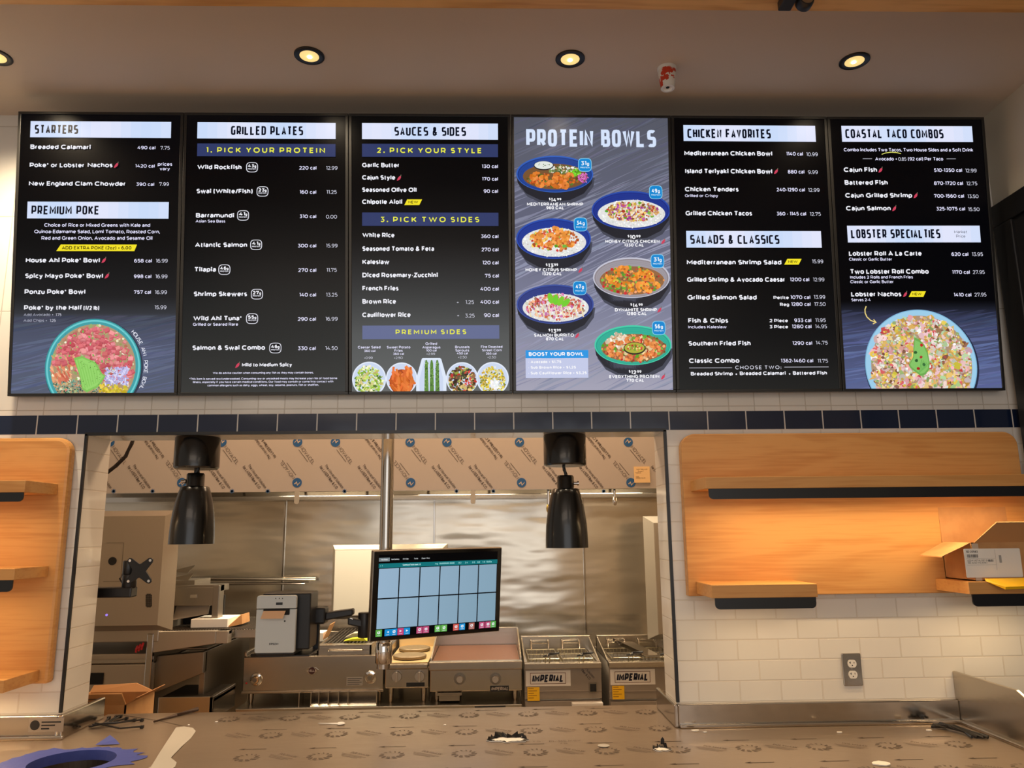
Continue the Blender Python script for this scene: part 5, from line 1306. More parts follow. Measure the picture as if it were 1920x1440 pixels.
# hot plate
hp = thing('hot_plate', 'narrow two-ring electric hot plate between broiler and griddle', 'hot plate', (-.55, 2.0, TZ))
a, b = at(722, 1254, 1.7), at(804, 1290, 1.7); hx0, hx1, hz0, hz1 = a.x, b.x - .002, b.z, a.z
m_ = MB(); m_.box(hx0, hx1, 1.7, 2.35, hz0, hz1); m_.box(hx0 + .006, hx1 - .004, 1.68, 2.35, hz1, hz1 + .026); m_.build('body', M['steel'], hp, .006)
m_ = MB(); m_.box(hx0 + .008, hx1 - .004, 1.72, 2.34, hz1 + .026, hz1 + .032); m_.box(hx0 + .006, hx1 - .004, 2.34, 2.36, hz1, hz1 + .11); m_.build('top_plate', M['cream_top'], hp, .003)
for yy in (1.86, 2.16): MB().lathe([(.085, -.004), (.097, 0), (.10, .004), (.10, .014), (.096, .018), (.055, .017), (.05, .015), (.0001, .015)], (hx0 + hx1) / 2, yy, hz1 + .036, 40, cap=False).build('ring_plate', M['plate'], hp)
legs(hp, [(hx0 + .03, 1.74), (hx1 - .03, 1.74), (hx0 + .03, 2.3), (hx1 - .03, 2.3)], hz0)
def knob(root, px, py, Y, r_=.030):
    o = at(px, py, Y); kn = MB().lathe([(.0001, -.012), (r_ * .9, -.012), (r_, -.006), (r_, 0)], o.x, Y, o.z, 32, 'y', cap=False).build('knob', M['knob'], root)
    MB().box(o.x - .0065, o.x + .0065, Y - .030, Y - .011, o.z - r_ * .95, o.z + r_ * .95).build('knob_grip', M['knob'], kn, .003)
for px in (744, 787): knob(hp, px, 1268, 1.70)
a, b = at(762, 1280, 1.699), at(796, 1287, 1.699); MB().box(a.x, b.x, 1.697, 1.70, b.z, a.z).build('rating_label', M['black'], hp)
# griddle
gd = thing('griddle', 'flat-top steel griddle with tall splash sides and a browned plate', 'griddle', (-.15, 2.0, TZ))
a, b = at(806, 1256, 1.7), at(979, 1295, 1.7); gx0, gx1, gz0, gz1 = a.x, b.x, b.z, a.z
zp = at(890, 1240, 1.68).z
m_ = MB(); m_.box(gx0, gx1, 1.7, 2.40, gz0, gz1); m_.box(gx0 - .004, gx1 + .002, 1.665, 1.73, gz1, zp); m_.box(gx0, gx1, 1.73, 2.40, gz1, zp - .012); m_.build('body', M['steel'], gd, .006)
MB().box(gx0 + .012, gx1 - .012, 1.74, 2.36, zp - .010, zp - .004).build('griddle_plate', M['griddle'], gd)
zs2 = zp + .105
m_ = MB(); m_.box(gx0, gx1, 2.38, 2.40, zp - .02, zs2); m_.build('back_splash', M['steel'], gd, .002)
for x in (gx0, gx1 - .008): MB().prism([(1.74, zp - .02), (1.74, zp + .01), (2.28, zs2), (2.40, zs2), (2.40, zp - .02)], x, x + .008, 'x').build('side_splash', M['steel'], gd)
for px in (862, 929):
    o = at(px, 1273, 1.70); kn = MB().lathe([(.034, -.003), (.034, 0)], o.x, 1.70, o.z + .002, 28, 'y').build('knob_ring', M['steel_dark'], gd)
    MB().lathe([(.0001, -.030), (.017, -.030), (.022, -.024), (.022, -.003)], o.x, 1.70, o.z, 28, 'y', cap=False).build('knob', M['knob'], kn)
a, b = at(919, 1286, 1.698), at(954, 1296, 1.698); np_ = MB().box(a.x, b.x, 1.696, 1.70, b.z, a.z).build('name_plate', M['black'], gd); m_ = MB()
for q in text_quads('IMPERIAL', a.x + .005, b.x - .005, b.z + .006, (a.z - b.z) - .012, .2): m_.face([(x + (z - b.z) * .2, 1.6955, z) for x, z in q], 0, lin(190, 180, 170))
m_.build('name_lettering', M['print'], np_)
legs(gd, [(gx0 + .04, 1.74), (gx1 - .04, 1.74), (gx0 + .04, 2.34), (gx1 - .04, 2.34)], gz0)
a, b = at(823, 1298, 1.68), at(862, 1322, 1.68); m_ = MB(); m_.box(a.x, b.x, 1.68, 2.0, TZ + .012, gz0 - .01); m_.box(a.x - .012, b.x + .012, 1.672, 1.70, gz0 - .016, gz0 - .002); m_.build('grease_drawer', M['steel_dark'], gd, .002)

# ---------------------------------------------------------------- fryers
def fryer(px0, px1, label, flat_sheet):
    a, b = at(px0, 1245, 1.7), at(px1, 1245, 1.7); x0, x1 = a.x, b.x; zt = .858; w_ = x1 - x0
    r = thing('deep_fryer', label, 'fryer', ((x0 + x1) / 2, 2.0, 0), group='pair of deep fryers')
    zd = at(px0, 1318, 1.7).z + .012
    m_ = MB(); m_.box(x0, x1, 1.71, 2.32, .06, zd); m_.box(x0, x1, 1.70, 1.72, zd + .006, zt - .028); m_.box(x0, x0 + .012, 1.71, 2.32, zd, zt); m_.box(x1 - .012, x1, 1.71, 2.32, zd, zt); m_.box(x0, x1, 2.30, 2.32, zd, zt + .0)
    m_.build('cabinet', M['grey_film'], r, .003)
    m_ = MB(); m_.box(x0, x1, 1.675, 1.74, zt - .03, zt); m_.box(x0, x0 + .02, 1.72, 2.32, zt - .01, zt + .004); m_.box(x1 - .02, x1, 1.72, 2.32, zt - .01, zt + .004); m_.box(x0, x1, 2.20, 2.24, zt - .02, zt + .085)
    m_.prism([(1.74, zt), (2.24, zt + .085), (2.24, zt)], x0, x0 + .010, 'x'); m_.prism([(1.74, zt), (2.24, zt + .085), (2.24, zt)], x1 - .010, x1, 'x'); m_.build('rim', M['steel'], r, .003)
    m_ = MB(); m_.box(x0 + .012, x1 - .012, 1.74, 2.2, zt - .12, zt - .11); m_.build('oil_well', M['steel_dark'], r)
    m_ = MB(); m_.box(x0 + .004, x1 - .004, 1.697, 1.705, .1, zd - .006); m_.box(x0, x1, 1.696, 1.70, zd + .048, zd + .052); m_.build('door', M['grey_film'], r, .002)
    m_ = MB(); m_.box(x1 - w_ * .40, x1, 1.66, 1.70, zd - .030, zd - .010); m_.build('door_handle', M['white_plastic'], r, .004)
    # baskets
    for k in range(2):
        xa, xb = x0 + .03 + k * (w_ - .05) / 2, x0 + .03 + (k + 1) * (w_ - .05) / 2 - .02; ya, yb = 1.77, 2.14; zb_, zt_ = zt - .10, zt + .012
        m_ = MB(); R_ = .0016
        for q in range(9):
            x = xa + (xb - xa) * q / 8; m_.tube([(x, ya, zt_), (x, ya + .01, zb_), (x, yb - .01, zb_), (x, yb, zt_)], R_, 5)
        for q in range(8):
            y = ya + (yb - ya) * q / 7; m_.tube([(xa, y, zt_), (xa + .01, y, zb_), (xb - .01, y, zb_), (xb, y, zt_)], R_, 5)
        for zz in (zt_, zt_ - .03, zt_ - .06): m_.tube([(xa, ya, zz), (xb, ya, zz), (xb, yb, zz), (xa, yb, zz), (xa, ya, zz)], .0025, 5)
        bk = m_.build('basket', M['wire'], r)
        m_ = MB(); cx = (xa + xb) / 2
        for dx in (-.055, .055): m_.tube([(cx + dx, yb, zt_), (cx + dx, yb + .02, zt_ + .05), (cx + dx, yb + .05, zt_ + .055), (cx + dx, yb + .055, zt_ + .03)], .004, 6)
        m_.tube([(cx - .055, yb + .01, zt_ + .035), (cx + .055, yb + .01, zt_ + .035)], .0035, 6); m_.build('hanger', M['chrome'], bk)
        m_ = MB()
        for dx in (-.012, .012): m_.tube([(cx + dx + .02, ya, zt_ - .05), (cx + dx + .02, ya - .012, zt_), (cx + dx + .03, ya - .05, zt_ + .03)], .0035, 6)
        m_.build('handle_wire', M['wire'], bk)
        m_ = MB(); m_.tube([(cx - .005, ya - .03, zt_ + .018), (cx + .03, ya - .05, zt_ + .030), (cx + .085, ya - .07, zt_ + .042)], [.006, .011, .008], 10, 0, .7); m_.build('handle_grip', M['black'], bk)
    # stickers
    sx0, sx1, sz0, sz1 = x0 + .008, x0 + .008 + w_ * .58, zt - .128, zt - .042
    st = MB().box(sx0, sx1, 1.6985, 1.70, sz0, sz1).build('brand_sticker', M['white'], r); m_ = MB(); fx0, fx1, fz0, fz1 = sx0 + .025, sx1 - .028, sz0 + .012, sz1 - .012
    for a_ in ((fx0, fx1, fz0, fz0 + .003), (fx0, fx1, fz1 - .003, fz1), (fx0, fx0 + .003, fz0, fz1), (fx1 - .003, fx1, fz0, fz1)): m_.face([(a_[0], 1.698, a_[2]), (a_[1], 1.698, a_[2]), (a_[1], 1.698, a_[3]), (a_[0], 1.698, a_[3])], 0, lin(110, 60, 30))
    for q in text_quads('IMPERIAL', fx0 + .010, fx1 - .016, fz0 + .010, fz1 - fz0 - .020, .24, 3.4, .1): m_.face([(x + (z - fz0) * .16, 1.6978, z) for x, z in q], 0, lin(14, 20, 46))
    m_.build('brand_lettering', M['print'], st)
    ys = MB().box(sx0 + .008, sx0 + .078, 1.6945, 1.6960, sz0 - .078, sz0 - .004).build('warning_sticker', M['yellow'], r); m_ = MB()
    for k in range(5): z = sz0 - .012 - k * .013; m_.face([(sx0 + .013, 1.694, z), (sx0 + .045 + .018 * (k % 2), 1.694, z), (sx0 + .045 + .018 * (k % 2), 1.694, z + .003), (sx0 + .013, 1.694, z + .003)], 0, lin(150, 96, 10))
    m_.build('sticker_print', M['print'], ys)
    if not flat_sheet:
        a, b = at(1106, 1282, 1.699), at(1118, 1296, 1.699); sw = MB().box(a.x - .006, b.x + .006, 1.694, 1.6985, b.z - .008, a.z + .006).build('switch_plate', M['steel_dark'], r); MB().box(a.x, b.x, 1.688, 1.695, b.z, a.z).build('rocker_switch', M['black'], sw)
        m_ = MB()
        ink(m_, text_quads('l Solution', 0, .07, .004, .014, .15) + text_quads('Fiber & CO', -.012, .06, -.018, .015, .16), 1096, 1256, math.radians(-48), 1.6982, lin(84, 76, 72), 1); m_.build('film_printing', M['print'], r)
    return r, x0, x1, zt
fryer(983, 1127, 'filmed deep fryer beside the griddle, with a rocker switch on its front', False)
r2, fx0, fx1, fzt = fryer(1141, 1285, 'filmed deep fryer at the right, with a loose steel sheet on top', True)
m_ = MB(); a, b = fx0 + .12, fx0 + .25
m_.hexa([(a + .09, 1.76, fzt + .022), (b + .07, 1.76, fzt + .022), (b - .03, 2.14, fzt + .05), (a - .02, 2.14, fzt + .05), (a + .09, 1.76, fzt + .026), (b + .07, 1.76, fzt + .026), (b - .03, 2.14, fzt + .054), (a - .02, 2.14, fzt + .054)])
m_.hexa([(a + .09, 1.76, fzt + .022), (a + .10, 1.76, fzt + .022), (a - .01, 2.14, fzt + .05), (a - .02, 2.14, fzt + .05), (a + .085, 1.76, fzt + .045), (a + .09, 1.76, fzt + .045), (a - .018, 2.14, fzt + .075), (a - .025, 2.14, fzt + .075)])
tag(m_.build('bent_sheet', M['steel_smooth']), 'bent strip of shiny steel lying across the baskets of the right fryer', 'sheet metal')

# ---------------------------------------------------------------- ceiling pole, arms, monitor, printer
PX, PY = at(722, 1100, .52).x, .52; pzb = at(722, 1253, .52).z
pole = thing('ceiling_pole', 'polished steel pole dropping from the kitchen ceiling behind the order monitor', 'pole', (PX, PY, pzb))
MB().lathe([(.0001, 0), (.029, 0), (.029, CZ - pzb)], PX, PY, pzb, 32).build('tube', M['steel_smooth'], pole)
MB().lathe([(.033, 0), (.036, .004), (.036, .085), (.033, .09)], PX, PY, pzb + .02, 32).build('lower_collar', M['chrome'], pole)
MB().lathe([(.08, -.012), (.08, 0)], PX, PY, CZ, 32).build('ceiling_flange', M['steel_smooth'], pole)
mon = thing('order_monitor', 'tilted order screen with twelve blank tickets, on an arm in the pass', 'monitor', (-.2827, .4301, 1.3566), rot=Matrix.Rotation(.4569, 3, 'Z').to_quaternion().to_euler() if False else (Matrix.Rotation(.4569, 3, 'Z') @ Matrix.Rotation(.1028, 3, 'X') @ Matrix.Rotation(-.0066, 3, 'Y')).to_euler())
MW, MH = .60, .37
m_ = MB(); e = .006
m_.box(-MW / 2, MW / 2, .004, .035, -MH / 2, MH / 2); m_.box(-.2, .2, .035, .055, -.13, .13); m_.build('housing', M['steel_dark'], mon, .004)
m_ = MB(); m_.box(-MW / 2 + .004, MW / 2 - .004, 0, .006, -MH / 2 + .004, MH / 2 - .004); m_.build('glass', mat('black_glass', lin(6, 6, 7), .12), mon, .001)
d_ = MB(); SW, SH = .552, .336
def mq(u0, v0, u1, v1, col, lift=.0006):
    d_.face([(-SW / 2 + u * SW, -lift, SH / 2 - v * SH) for u, v in ((u0, v1), (u1, v1), (u1, v0), (u0, v0))], 0, lin(*col) if col else (0, 0, 0, 1))
mq(0, 0, 1, 1, (2, 3, 5))
mq(.0, .035, .085, .08, (120, 130, 134), .0009)
mq(0, .105, 1, .160, (18, 112, 118), .0009)
for c_ in range(6):
    for r_ in range(2):
        for k in range(6):
            u0 = c_ / 6 + .0045 + k * (1 / 6 - .009) / 6; u1 = u0 + (1 / 6 - .009) / 6; v0 = .168 + r_ * .374; v1 = v0 + .359
            if r_ == 1: v1 = .898
            mq(u0, v0, u1, v1, mix((150, 178, 202), (128, 158, 176), (c_ + k / 6) / 6 * .8 + .2 * r_), .0009)
def mt(tx, u0, u1, v, h, col, wt=.2):
    for q in text_quads(tx, -SW / 2 + u0 * SW, -SW / 2 + u1 * SW, SH / 2 - v * SH, h * SH, wt): d_.face([(x, -.0014, z) for x, z in q], 0, lin(*col))
mt('Web Orders', .015, .07, .066, .018, (220, 224, 226)); mt('Item Summary', .098, .16, .066, .018, (190, 194, 196)); mt('KVS Bar', .19, .236, .066, .018, (190, 194, 196)); mt('To Go', .28, .312, .066, .018, (190, 194, 196)); mt('Expo View', .343, .41, .066, .018, (190, 194, 196))
mt('< 1', .01, .03, .142, .02, (150, 214, 214)); mt('Summary/Total count : 0', .19, .335, .142, .022, (190, 230, 230))
for tx, u in (('Avg', .455), ('00:00', .492), ('00:00', .533), ('00:00', .58), ('0-2', .655), ('2-4', .712), ('0-0', .775), ('0.0', .82), ('1-0', .865), ('10:00a', .90)): mt(tx, u, u + .008 * len(tx), .142, .022, (150, 214, 214))
btn = [(0, (96, 170, 74)), (.07, (24, 140, 206)), (.12, (24, 140, 206)), (.172, (196, 70, 120)), (.223, (24, 140, 206)), (.325, (190, 80, 120)), (.378, (190, 80, 120)), (.475, (104, 180, 84)), (.528, (104, 180, 84)), (.63, (206, 90, 80)), (.683, (36, 146, 210)), (.765, (170, 100, 90)), (.855, (190, 80, 120)), (.91, (190, 80, 120)), (.955, (90, 170, 80))]
for k, (u, c_) in enumerate(btn):
    mq(u, .908, u + .049, .99, c_, .0009)
    if k in (1,): s_ = [(.033, .928), (.033, .956), (.018, .942)]
    elif k in (3, 4): s_ = [(.016, .928), (.034, .942), (.016, .956)]
    else: s_ = [(.014, .93), (.034, .925), (.036, .952), (.024, .96), (.013, .952)]
    d_.face([(-SW / 2 + (u + a) * SW, -.0013, SH / 2 - b * SH) for a, b in s_], 0, lin(236, 240, 244))
    if k not in (1, 3, 4): d_.face([(-SW / 2 + (u + .024 + .006 * math.cos(t_)) * SW, -.0016, SH / 2 - (.942 + .009 * math.sin(t_)) * SH) for t_ in (0, 1.57, 3.14, 4.71)], 0, lin(*c_))
    d_.face([(-SW / 2 + (u + a) * SW, -.0013, SH / 2 - b * SH) for a, b in ((.012, .972), (.037, .972), (.037, .978), (.012, .978))], 0, lin(200, 206, 214))
d_.build('display', M['screen'], mon)
# arm from the pole to the monitor and to the printer plate
ar = thing('pole_mount', 'black jointed mount clamped to the steel pole behind the order monitor', 'mount', (PX, PY, 1.30))
A, B = at(845 / 5.5375 + 440 + 3, 1150, .47), at(663, 1151, .47)
MB().lathe([(.034, 0), (.042, .004), (.042, .076), (.034, .08)], PX, PY, at(722, 1205, .52).z + .03, 28).build('clamp', M['black'], ar)
a_, b_, c_ = at(611, 1153, .50), at(663, 1148, .50), at(690, 1168, .50)
m_ = MB(); m_.hexa([(a_.x, .48, a_.z - .022), (b_.x, .48, b_.z - .012), (b_.x, .53, b_.z - .012), (a_.x, .53, a_.z - .022), (a_.x, .48, a_.z + .012), (b_.x, .48, b_.z + .016), (b_.x, .53, b_.z + .016), (a_.x, .53, a_.z + .012)]); m_.build('upper_link', M['black'], ar, .006)
o = at(600, 1154, .48); m_ = MB(); m_.box(o.x - .03, o.x + .025, .46, .54, o.z - .035, o.z + .035); m_.build('printer_bracket', M['black'], ar, .008)
m_ = MB(); m_.hexa([(b_.x - .02, .47, b_.z - .05), (PX + .02, .48, b_.z - .085), (PX + .02, .54, b_.z - .085), (b_.x - .02, .53, b_.z - .05), (b_.x - .02, .47, b_.z - .02), (PX + .02, .48, b_.z - .045), (PX + .02, .54, b_.z - .045), (b_.x - .02, .53, b_.z - .02)]); m_.build('lower_link', M['black'], ar, .006)
MB().lathe([(.028, 0), (.030, .004), (.030, .10), (.028, .104)], at(684, 1180, .5).x, .5, at(684, 1195, .5).z, 24).build('pivot', M['black'], ar)
MB().lathe([(.009, -.004), (.009, 0)], b_.x - .006, .476, b_.z - .030, 14, 'y').build('pivot_bolt', M['chrome'], ar)
mz = 1.34; MB().tube([(PX, PY, mz), (-.36, .56, 1.35), (-.29, .485, 1.355)], .024, 12).build('screen_mount', M['black'], ar)
# printer
YPr = .32
a, b = at(482, 1117, YPr), at(552, 1224, YPr); px0, px1, pz0, pz1 = a.x, b.x, b.z, a.z; pd = .16
pr = thing('receipt_printer', 'pale grey receipt printer with a paper strip, left of the order monitor', 'printer', ((px0 + px1) / 2, YPr + .08, pz0))
m_ = MB(); m_.box(px0 + .003, px1 - .003, YPr + .012, YPr + pd, pz0 - .012, pz1 - .002); m_.box(px0 + .012, px1 + .05, YPr + .04, YPr + pd + .02, pz0 + .006, pz1 + .006); m_.build('case', M['black'], pr, .006)
zs3 = at(515, 1141, YPr).z
m_ = MB(); m_.prism(rrect(px0, px1, pz0, zs3 - .003, .008, 4, 'br bl'), YPr, YPr + .02, 'y'); fp = m_.build('front_cover', M['grey_plastic'], pr, .003)
m_ = MB(); m_.prism(rrect(px0, px1, zs3, pz1, .010, 4, 'tl tr'), YPr - .002, YPr + .02, 'y'); tp_ = m_.build('lid', M['grey_plastic'], pr, .003)
a, b = at(494, 1142, YPr), at(543, 1153, YPr); MB().prism(rrect(a.x, b.x, b.z, a.z, .004, 3, 'br bl'), YPr - .0015, YPr, 'y').build('paper_slot', M['darkhole'], fp)
a, b = at(492, 1159, YPr), at(536, 1145, YPr); m_ = MB(); m_.hexa([(a.x, YPr - .03, a.z), (b.x - .004, YPr - .03, a.z), (b.x - .004, YPr - .0295, a.z), (a.x, YPr - .0295, a.z), (a.x + .004, YPr - .0025, b.z), (b.x, YPr - .0025, b.z), (b.x, YPr - .002, b.z), (a.x + .004, YPr - .002, b.z)]); m_.build('paper_strip', mat('receipt_paper', lin(232, 190, 150), .7), pr)
a, b = at(518, 1129.5, YPr), at(530, 1134, YPr); MB().box(a.x, b.x, YPr - .003, YPr - .001, b.z, a.z).build('status_window', M['black'], tp_)
m_ = MB()
for px in (517.5, 524, 530): o = at(px, 1122, YPr); m_.box(o.x - .0018, o.x + .0018, YPr - .003, YPr - .0018, o.z - .0018, o.z + .0018)
m_.build('status_lights', M['black'], tp_)
o = at(534, 1164.5, YPr); MB().lathe([(.0035, -.001), (.0035, 0)], o.x, YPr, o.z, 12, 'y').build('button', M['black'], fp)
a, b = at(505, 1209.5, YPr), at(522, 1205.5, YPr); m_ = MB()
for q in text_quads('EPSON', a.x, b.x, a.z, b.z - a.z, .2): m_.face([(x, YPr - .001, z) for x, z in q], 0, lin(30, 32, 34))
m_.build('lettering', M['print'], fp)
# plate carrying the printer, part of the arm
m_ = MB(); m_.box(px0 + .01, px1 + .055, YPr + .03, YPr + .22, pz0 - .020, pz0 - .013); m_.box(px1 + .03, px1 + .055, .515, .54, pz0 - .02, at(600, 1154, .5).z); m_.build('printer_plate', M['black'], ar, .002)
# bracket without a screen on the left jamb
va = thing('monitor_bracket', 'empty black monitor arm with an X-shaped plate, on the left jamb of the pass', 'bracket', (OX0, .24, 1.38))
a, b = at(174, 1112, .30), at(252, 1108, .30); m_ = MB(); m_.box(OX0 - .10, b.x, .27, .33, b.z - .024, b.z + .016); m_.box(OX0 - .10, OX0 - .05, .205, .33, b.z - .024, b.z + .016); m_.build('lower_arm', M['black'], va, .005)
MB().box(OX0 - .13, OX0 - .02, .191, .206, 1.30, 1.46).build('wall_plate', M['black'], va, .003)
o = at(242, 1098, .30); m_ = MB(); m_.lathe([(.026, 0), (.028, .004), (.028, .05), (.026, .054)], o.x, .30, b.z + .012, 24); m_.lathe([(.022, 0), (.024, .004), (.024, .052), (.022, .056)], o.x - .006, .30, b.z + .066, 24); m_.build('joint', M['black'], va)
c = at(258, 1070, .28); m_ = MB()
m_.box(o.x - .03, c.x + .012, .285, .325, c.z - .03, c.z + .028)
m_.build('tilt_head', M['black'], va, .012)
m_ = MB(); pts = []
R1, R2 = .062, .024
for k in range(4):
    t_ = math.radians(45 + 90 * k)
    for dt, rr in ((-.20, .060), (-.08, .068), (.08, .068), (.20, .060), (.785, .026)): pts.append((c.x + .012 + rr * math.cos(t_ + dt), c.z + rr * 1.0 * math.sin(t_ + dt)))
m_.prism(pts, .268, .276, 'y'); vp = m_.build('vesa_plate', M['black'], va, .002)
m_ = MB()
for k in range(4): t_ = math.radians(45 + 90 * k); m_.lathe([(.0055, -.001), (.0055, 0)], c.x + .012 + .058 * math.cos(t_), .268, c.z + .058 * math.sin(t_), 12, 'y')
m_.build('screw_holes', M['chrome'], vp)
g0 = at(211, 1052, .32); MB().tube([(g0.x + .01, .45, g0.z), (o.x - .05, .33, c.z - .03), (o.x - .045, .31, b.z + .05), (o.x - .02, .30, b.z + .02)], .0035, 8).build('cable', M['grey_rubber'], va)
# loose cable behind the left jamb
p_ = [Vector((at(252, 800, .5).x, WT + .004, 2.12)), Vector((at(252, 800, .5).x, WT + .03, 2.09)), at(252, 815, .5), at(247, 832, .5), at(236, 855, .5), at(218, 873, .5), at(196, 890, .5), at(170, 905, .5)]
tag(MB().tube(p_, .009, 8).build('hanging_cable', M['grey_rubber']), 'dark cable hanging in the top left corner of the pass', 'cable')
# gas pipes on the rear wall
pp = MB(); pp.tube([(-2.3, 2.56, 1.313), (at(592, 1085, 2.56).x, 2.56, 1.302)], .013, 12); q1 = tag(pp.build('wall_pipe', M['steel']), 'upper of two thin steel pipes along the rear kitchen wall', 'pipe')
pp = MB(); pp.tube([(-2.3, 2.56, 1.276), (at(572, 1093, 2.56).x, 2.56, 1.275)], .010, 12); tag(pp.build('wall_pipe', M['steel_smooth']), 'lower of two thin steel pipes along the rear kitchen wall', 'pipe')

# ---------------------------------------------------------------- box and mailer on the right shelf
zsf = 1.421
bxr = thing('shipping_box', 'open brown box with a white parts label on the lower right shelf', 'box', (1.85, -.14, zsf))
x0, x1, y0, y1, zt_, th = 1.665, 2.01, -.232, -.045, zsf + .135, .004
m_ = MB(); m_.box(x0, x1, y0, y0 + th, zsf, zt_); m_.box(x0, x1, y1 - th, y1, zsf, zt_); m_.box(x0, x0 + th, y0, y1, zsf, zt_); m_.box(x1 - th, x1, y0, y1, zsf, zt_); m_.box(x0, x1, y0, y1, zsf, zsf + th); wl = m_.build('box_walls', M['card'], bxr)
m_ = MB(); m_.hexa([(x0 + .01, y0, zt_), (x1, y0, zt_), (x1, y0 + th, zt_), (x0 + .01, y0 + th, zt_), (x0 + .085, y0 - .025, zt_ + .07), (x1, y0 - .025, zt_ + .07), (x1, y0 - .021, zt_ + .072), (x0 + .085, y0 - .021, zt_ + .072)]); m_.build('front_flap', M['card_in'], bxr)
m_ = MB(); m_.hexa([(x0, y1 - th, zt_), (x1 - .08, y1 - th, zt_), (x1 - .08, y1, zt_), (x0, y1, zt_), (x0, y1, zt_ + .13), (x1 - .08, y1, zt_ + .13), (x1 - .08, y1 + th, zt_ + .13), (x0, y1 + th, zt_ + .13)]); m_.build('back_flap', M['card'], bxr)
m_ = MB(); m_.hexa([(x0, y0 + .01, zt_), (x0 + th, y0 + .01, zt_), (x0 + th, y1 - .01, zt_), (x0, y1 - .01, zt_), (x0 - .12, y0 - .01, zt_ - .05), (x0 - .118, y0 - .01, zt_ - .046), (x0 - .118, y1 - .05, zt_ - .046), (x0 - .12, y1 - .05, zt_ - .05)]); m_.build('side_flap', M['card'], bxr)
a, b = at(1806, 1029, y0), at(1908, 1082, y0)
lbl = MB().prism(rrect(a.x, b.x + .02, b.z, a.z, .004, 3), y0 - .0012, y0 - .0002, 'y').build('parts_label', M['white'], bxr); m_ = MB(); yl = y0 - .0016; L0, Z0 = a.x, a.z
for tx, ux, uw, dz, hh, wt in (('SD-20563', .008, .042, .014, .0075, .2), ('LED-4" METAL/SET-D-4'.replace('"', "'"), .010, .080, .044, .006, .12), ('SEE ALSO W5-20563', .010, .070, .052, .006, .12)):
    for q in text_quads(tx, L0 + ux, L0 + ux + uw, Z0 - dz, hh, wt): m_.face([(x, yl, z) for x, z in q], 0, lin(70, 70, 72))
rb_ = random.Random(3)
def bars(xa, xb, zb_, zt4, n):
    for k in range(n):
        x = xa + (xb - xa) * k / n; w4 = (xb - xa) / n * rb_.uniform(.3, .8); m_.face([(x, yl, zb_), (x + w4, yl, zb_), (x + w4, yl, zt4), (x, yl, zt4)], 0, lin(60, 60, 62))
bars(L0 + .010, L0 + .050, Z0 - .031, Z0 - .020, 18); bars(L0 + .085, L0 + .105, Z0 - .046, Z0 - .038, 8)
for k in range(14): z = Z0 - .025 - k * .0019; m_.face([(L0 + .125, yl, z), (L0 + .134, yl, z), (L0 + .134, yl, z + .001), (L0 + .125, yl, z + .001)], 0, lin(70, 70, 72))
for z in (Z0 - .035, Z0 - .057): m_.face([(L0 + .006, yl, z), (L0 + .112, yl, z), (L0 + .112, yl, z + .0006), (L0 + .006, yl, z + .0006)], 0, lin(150, 150, 150))
m_.face([(L0 + .1125, yl, Z0 - .075), (L0 + .1133, yl, Z0 - .075), (L0 + .1133, yl, Z0 - .004), (L0 + .1125, yl, Z0 - .004)], 0, lin(150, 150, 150))
m_.build('label_print', M['print'], lbl)
MB().box(x0 - .0008, x0 + .022, y0 - .0008, y0 + .0, zsf + .002, zt_ - .004).build('clear_tape', mat('clear_tape_film', lin(200, 180, 160), .15), bxr)
ml = MB(); V_ = [(1.70, -.255, 1.427), (1.735, -.275, 1.397), (1.84, -.278, 1.398), (2.03, -.275, 1.397), (2.04, -.24, 1.428), (1.70, -.236, 1.428)]
V_ = [(1.688, -.2505, zsf + .001), (1.722, -.30, zsf - .024), (1.84, -.30, zsf - .021), (2.03, -.298, zsf - .026), (2.04, -.2505, zsf + .001), (1.86, -.2505, zsf + .002)]
U_ = [(x, y + (.006 if y > -.26 else -.002), z + .009) for x, y, z in V_]
ml.face(V_[::-1]); ml.face(U_)
for k in range(6): j = (k + 1) % 6; ml.face([V_[k], V_[j], U_[j], U_[k]])
tag(ml.build('padded_mailer', M['yellow_mailer']), 'bright yellow padded mailer drooping over the front of the lower right shelf', 'envelope')

# ---------------------------------------------------------------- things on the counter
CT1 = CT + .0012
fm = MB()
def off(px, py): p = onz(px, py, CT); return (p.x, p.y)
# printed film sheet; its torn left edge shows the bare top
edge = [off(322, 1440), off(331, 1430), off(320, 1424), off(345, 1398), off(364, 1378), off(366, 1368), off(352, 1364), off(300, 1352), off(222, 1340)]
prot = MB()
sheet = edge + [(OX0 + .02, .362), (OX1 - .02, .362), (OX1 - .02, -.040), (RX - .03, -.045), (RX - .03, -.94), (-.95, -.94)]
def fan(mb, pts, z, m=0):
    mb.face([(x, y, z) for x, y in pts], m)
fan(prot, sheet, CT1)
pt = tag(prot.build('counter_film', M['film2'] if 'film2' in M else M['counterfilm']), 'thin printed protective film over most of the steel counter', 'film')
ik = MB(); ZI = CT1 + .0008; INK, INK2 = lin(84, 70, 58), lin(120, 104, 90)
def arrow(x, y):
    ik.face([(x + .012, y - .0022, ZI), (x + .093, y - .0022, ZI), (x + .093, y + .0022, ZI), (x + .012, y + .0022, ZI)], 0, INK)
    ik.face([(x, y, ZI), (x + .024, y - .0085, ZI), (x + .018, y, ZI), (x + .024, y + .0085, ZI)], 0, INK)
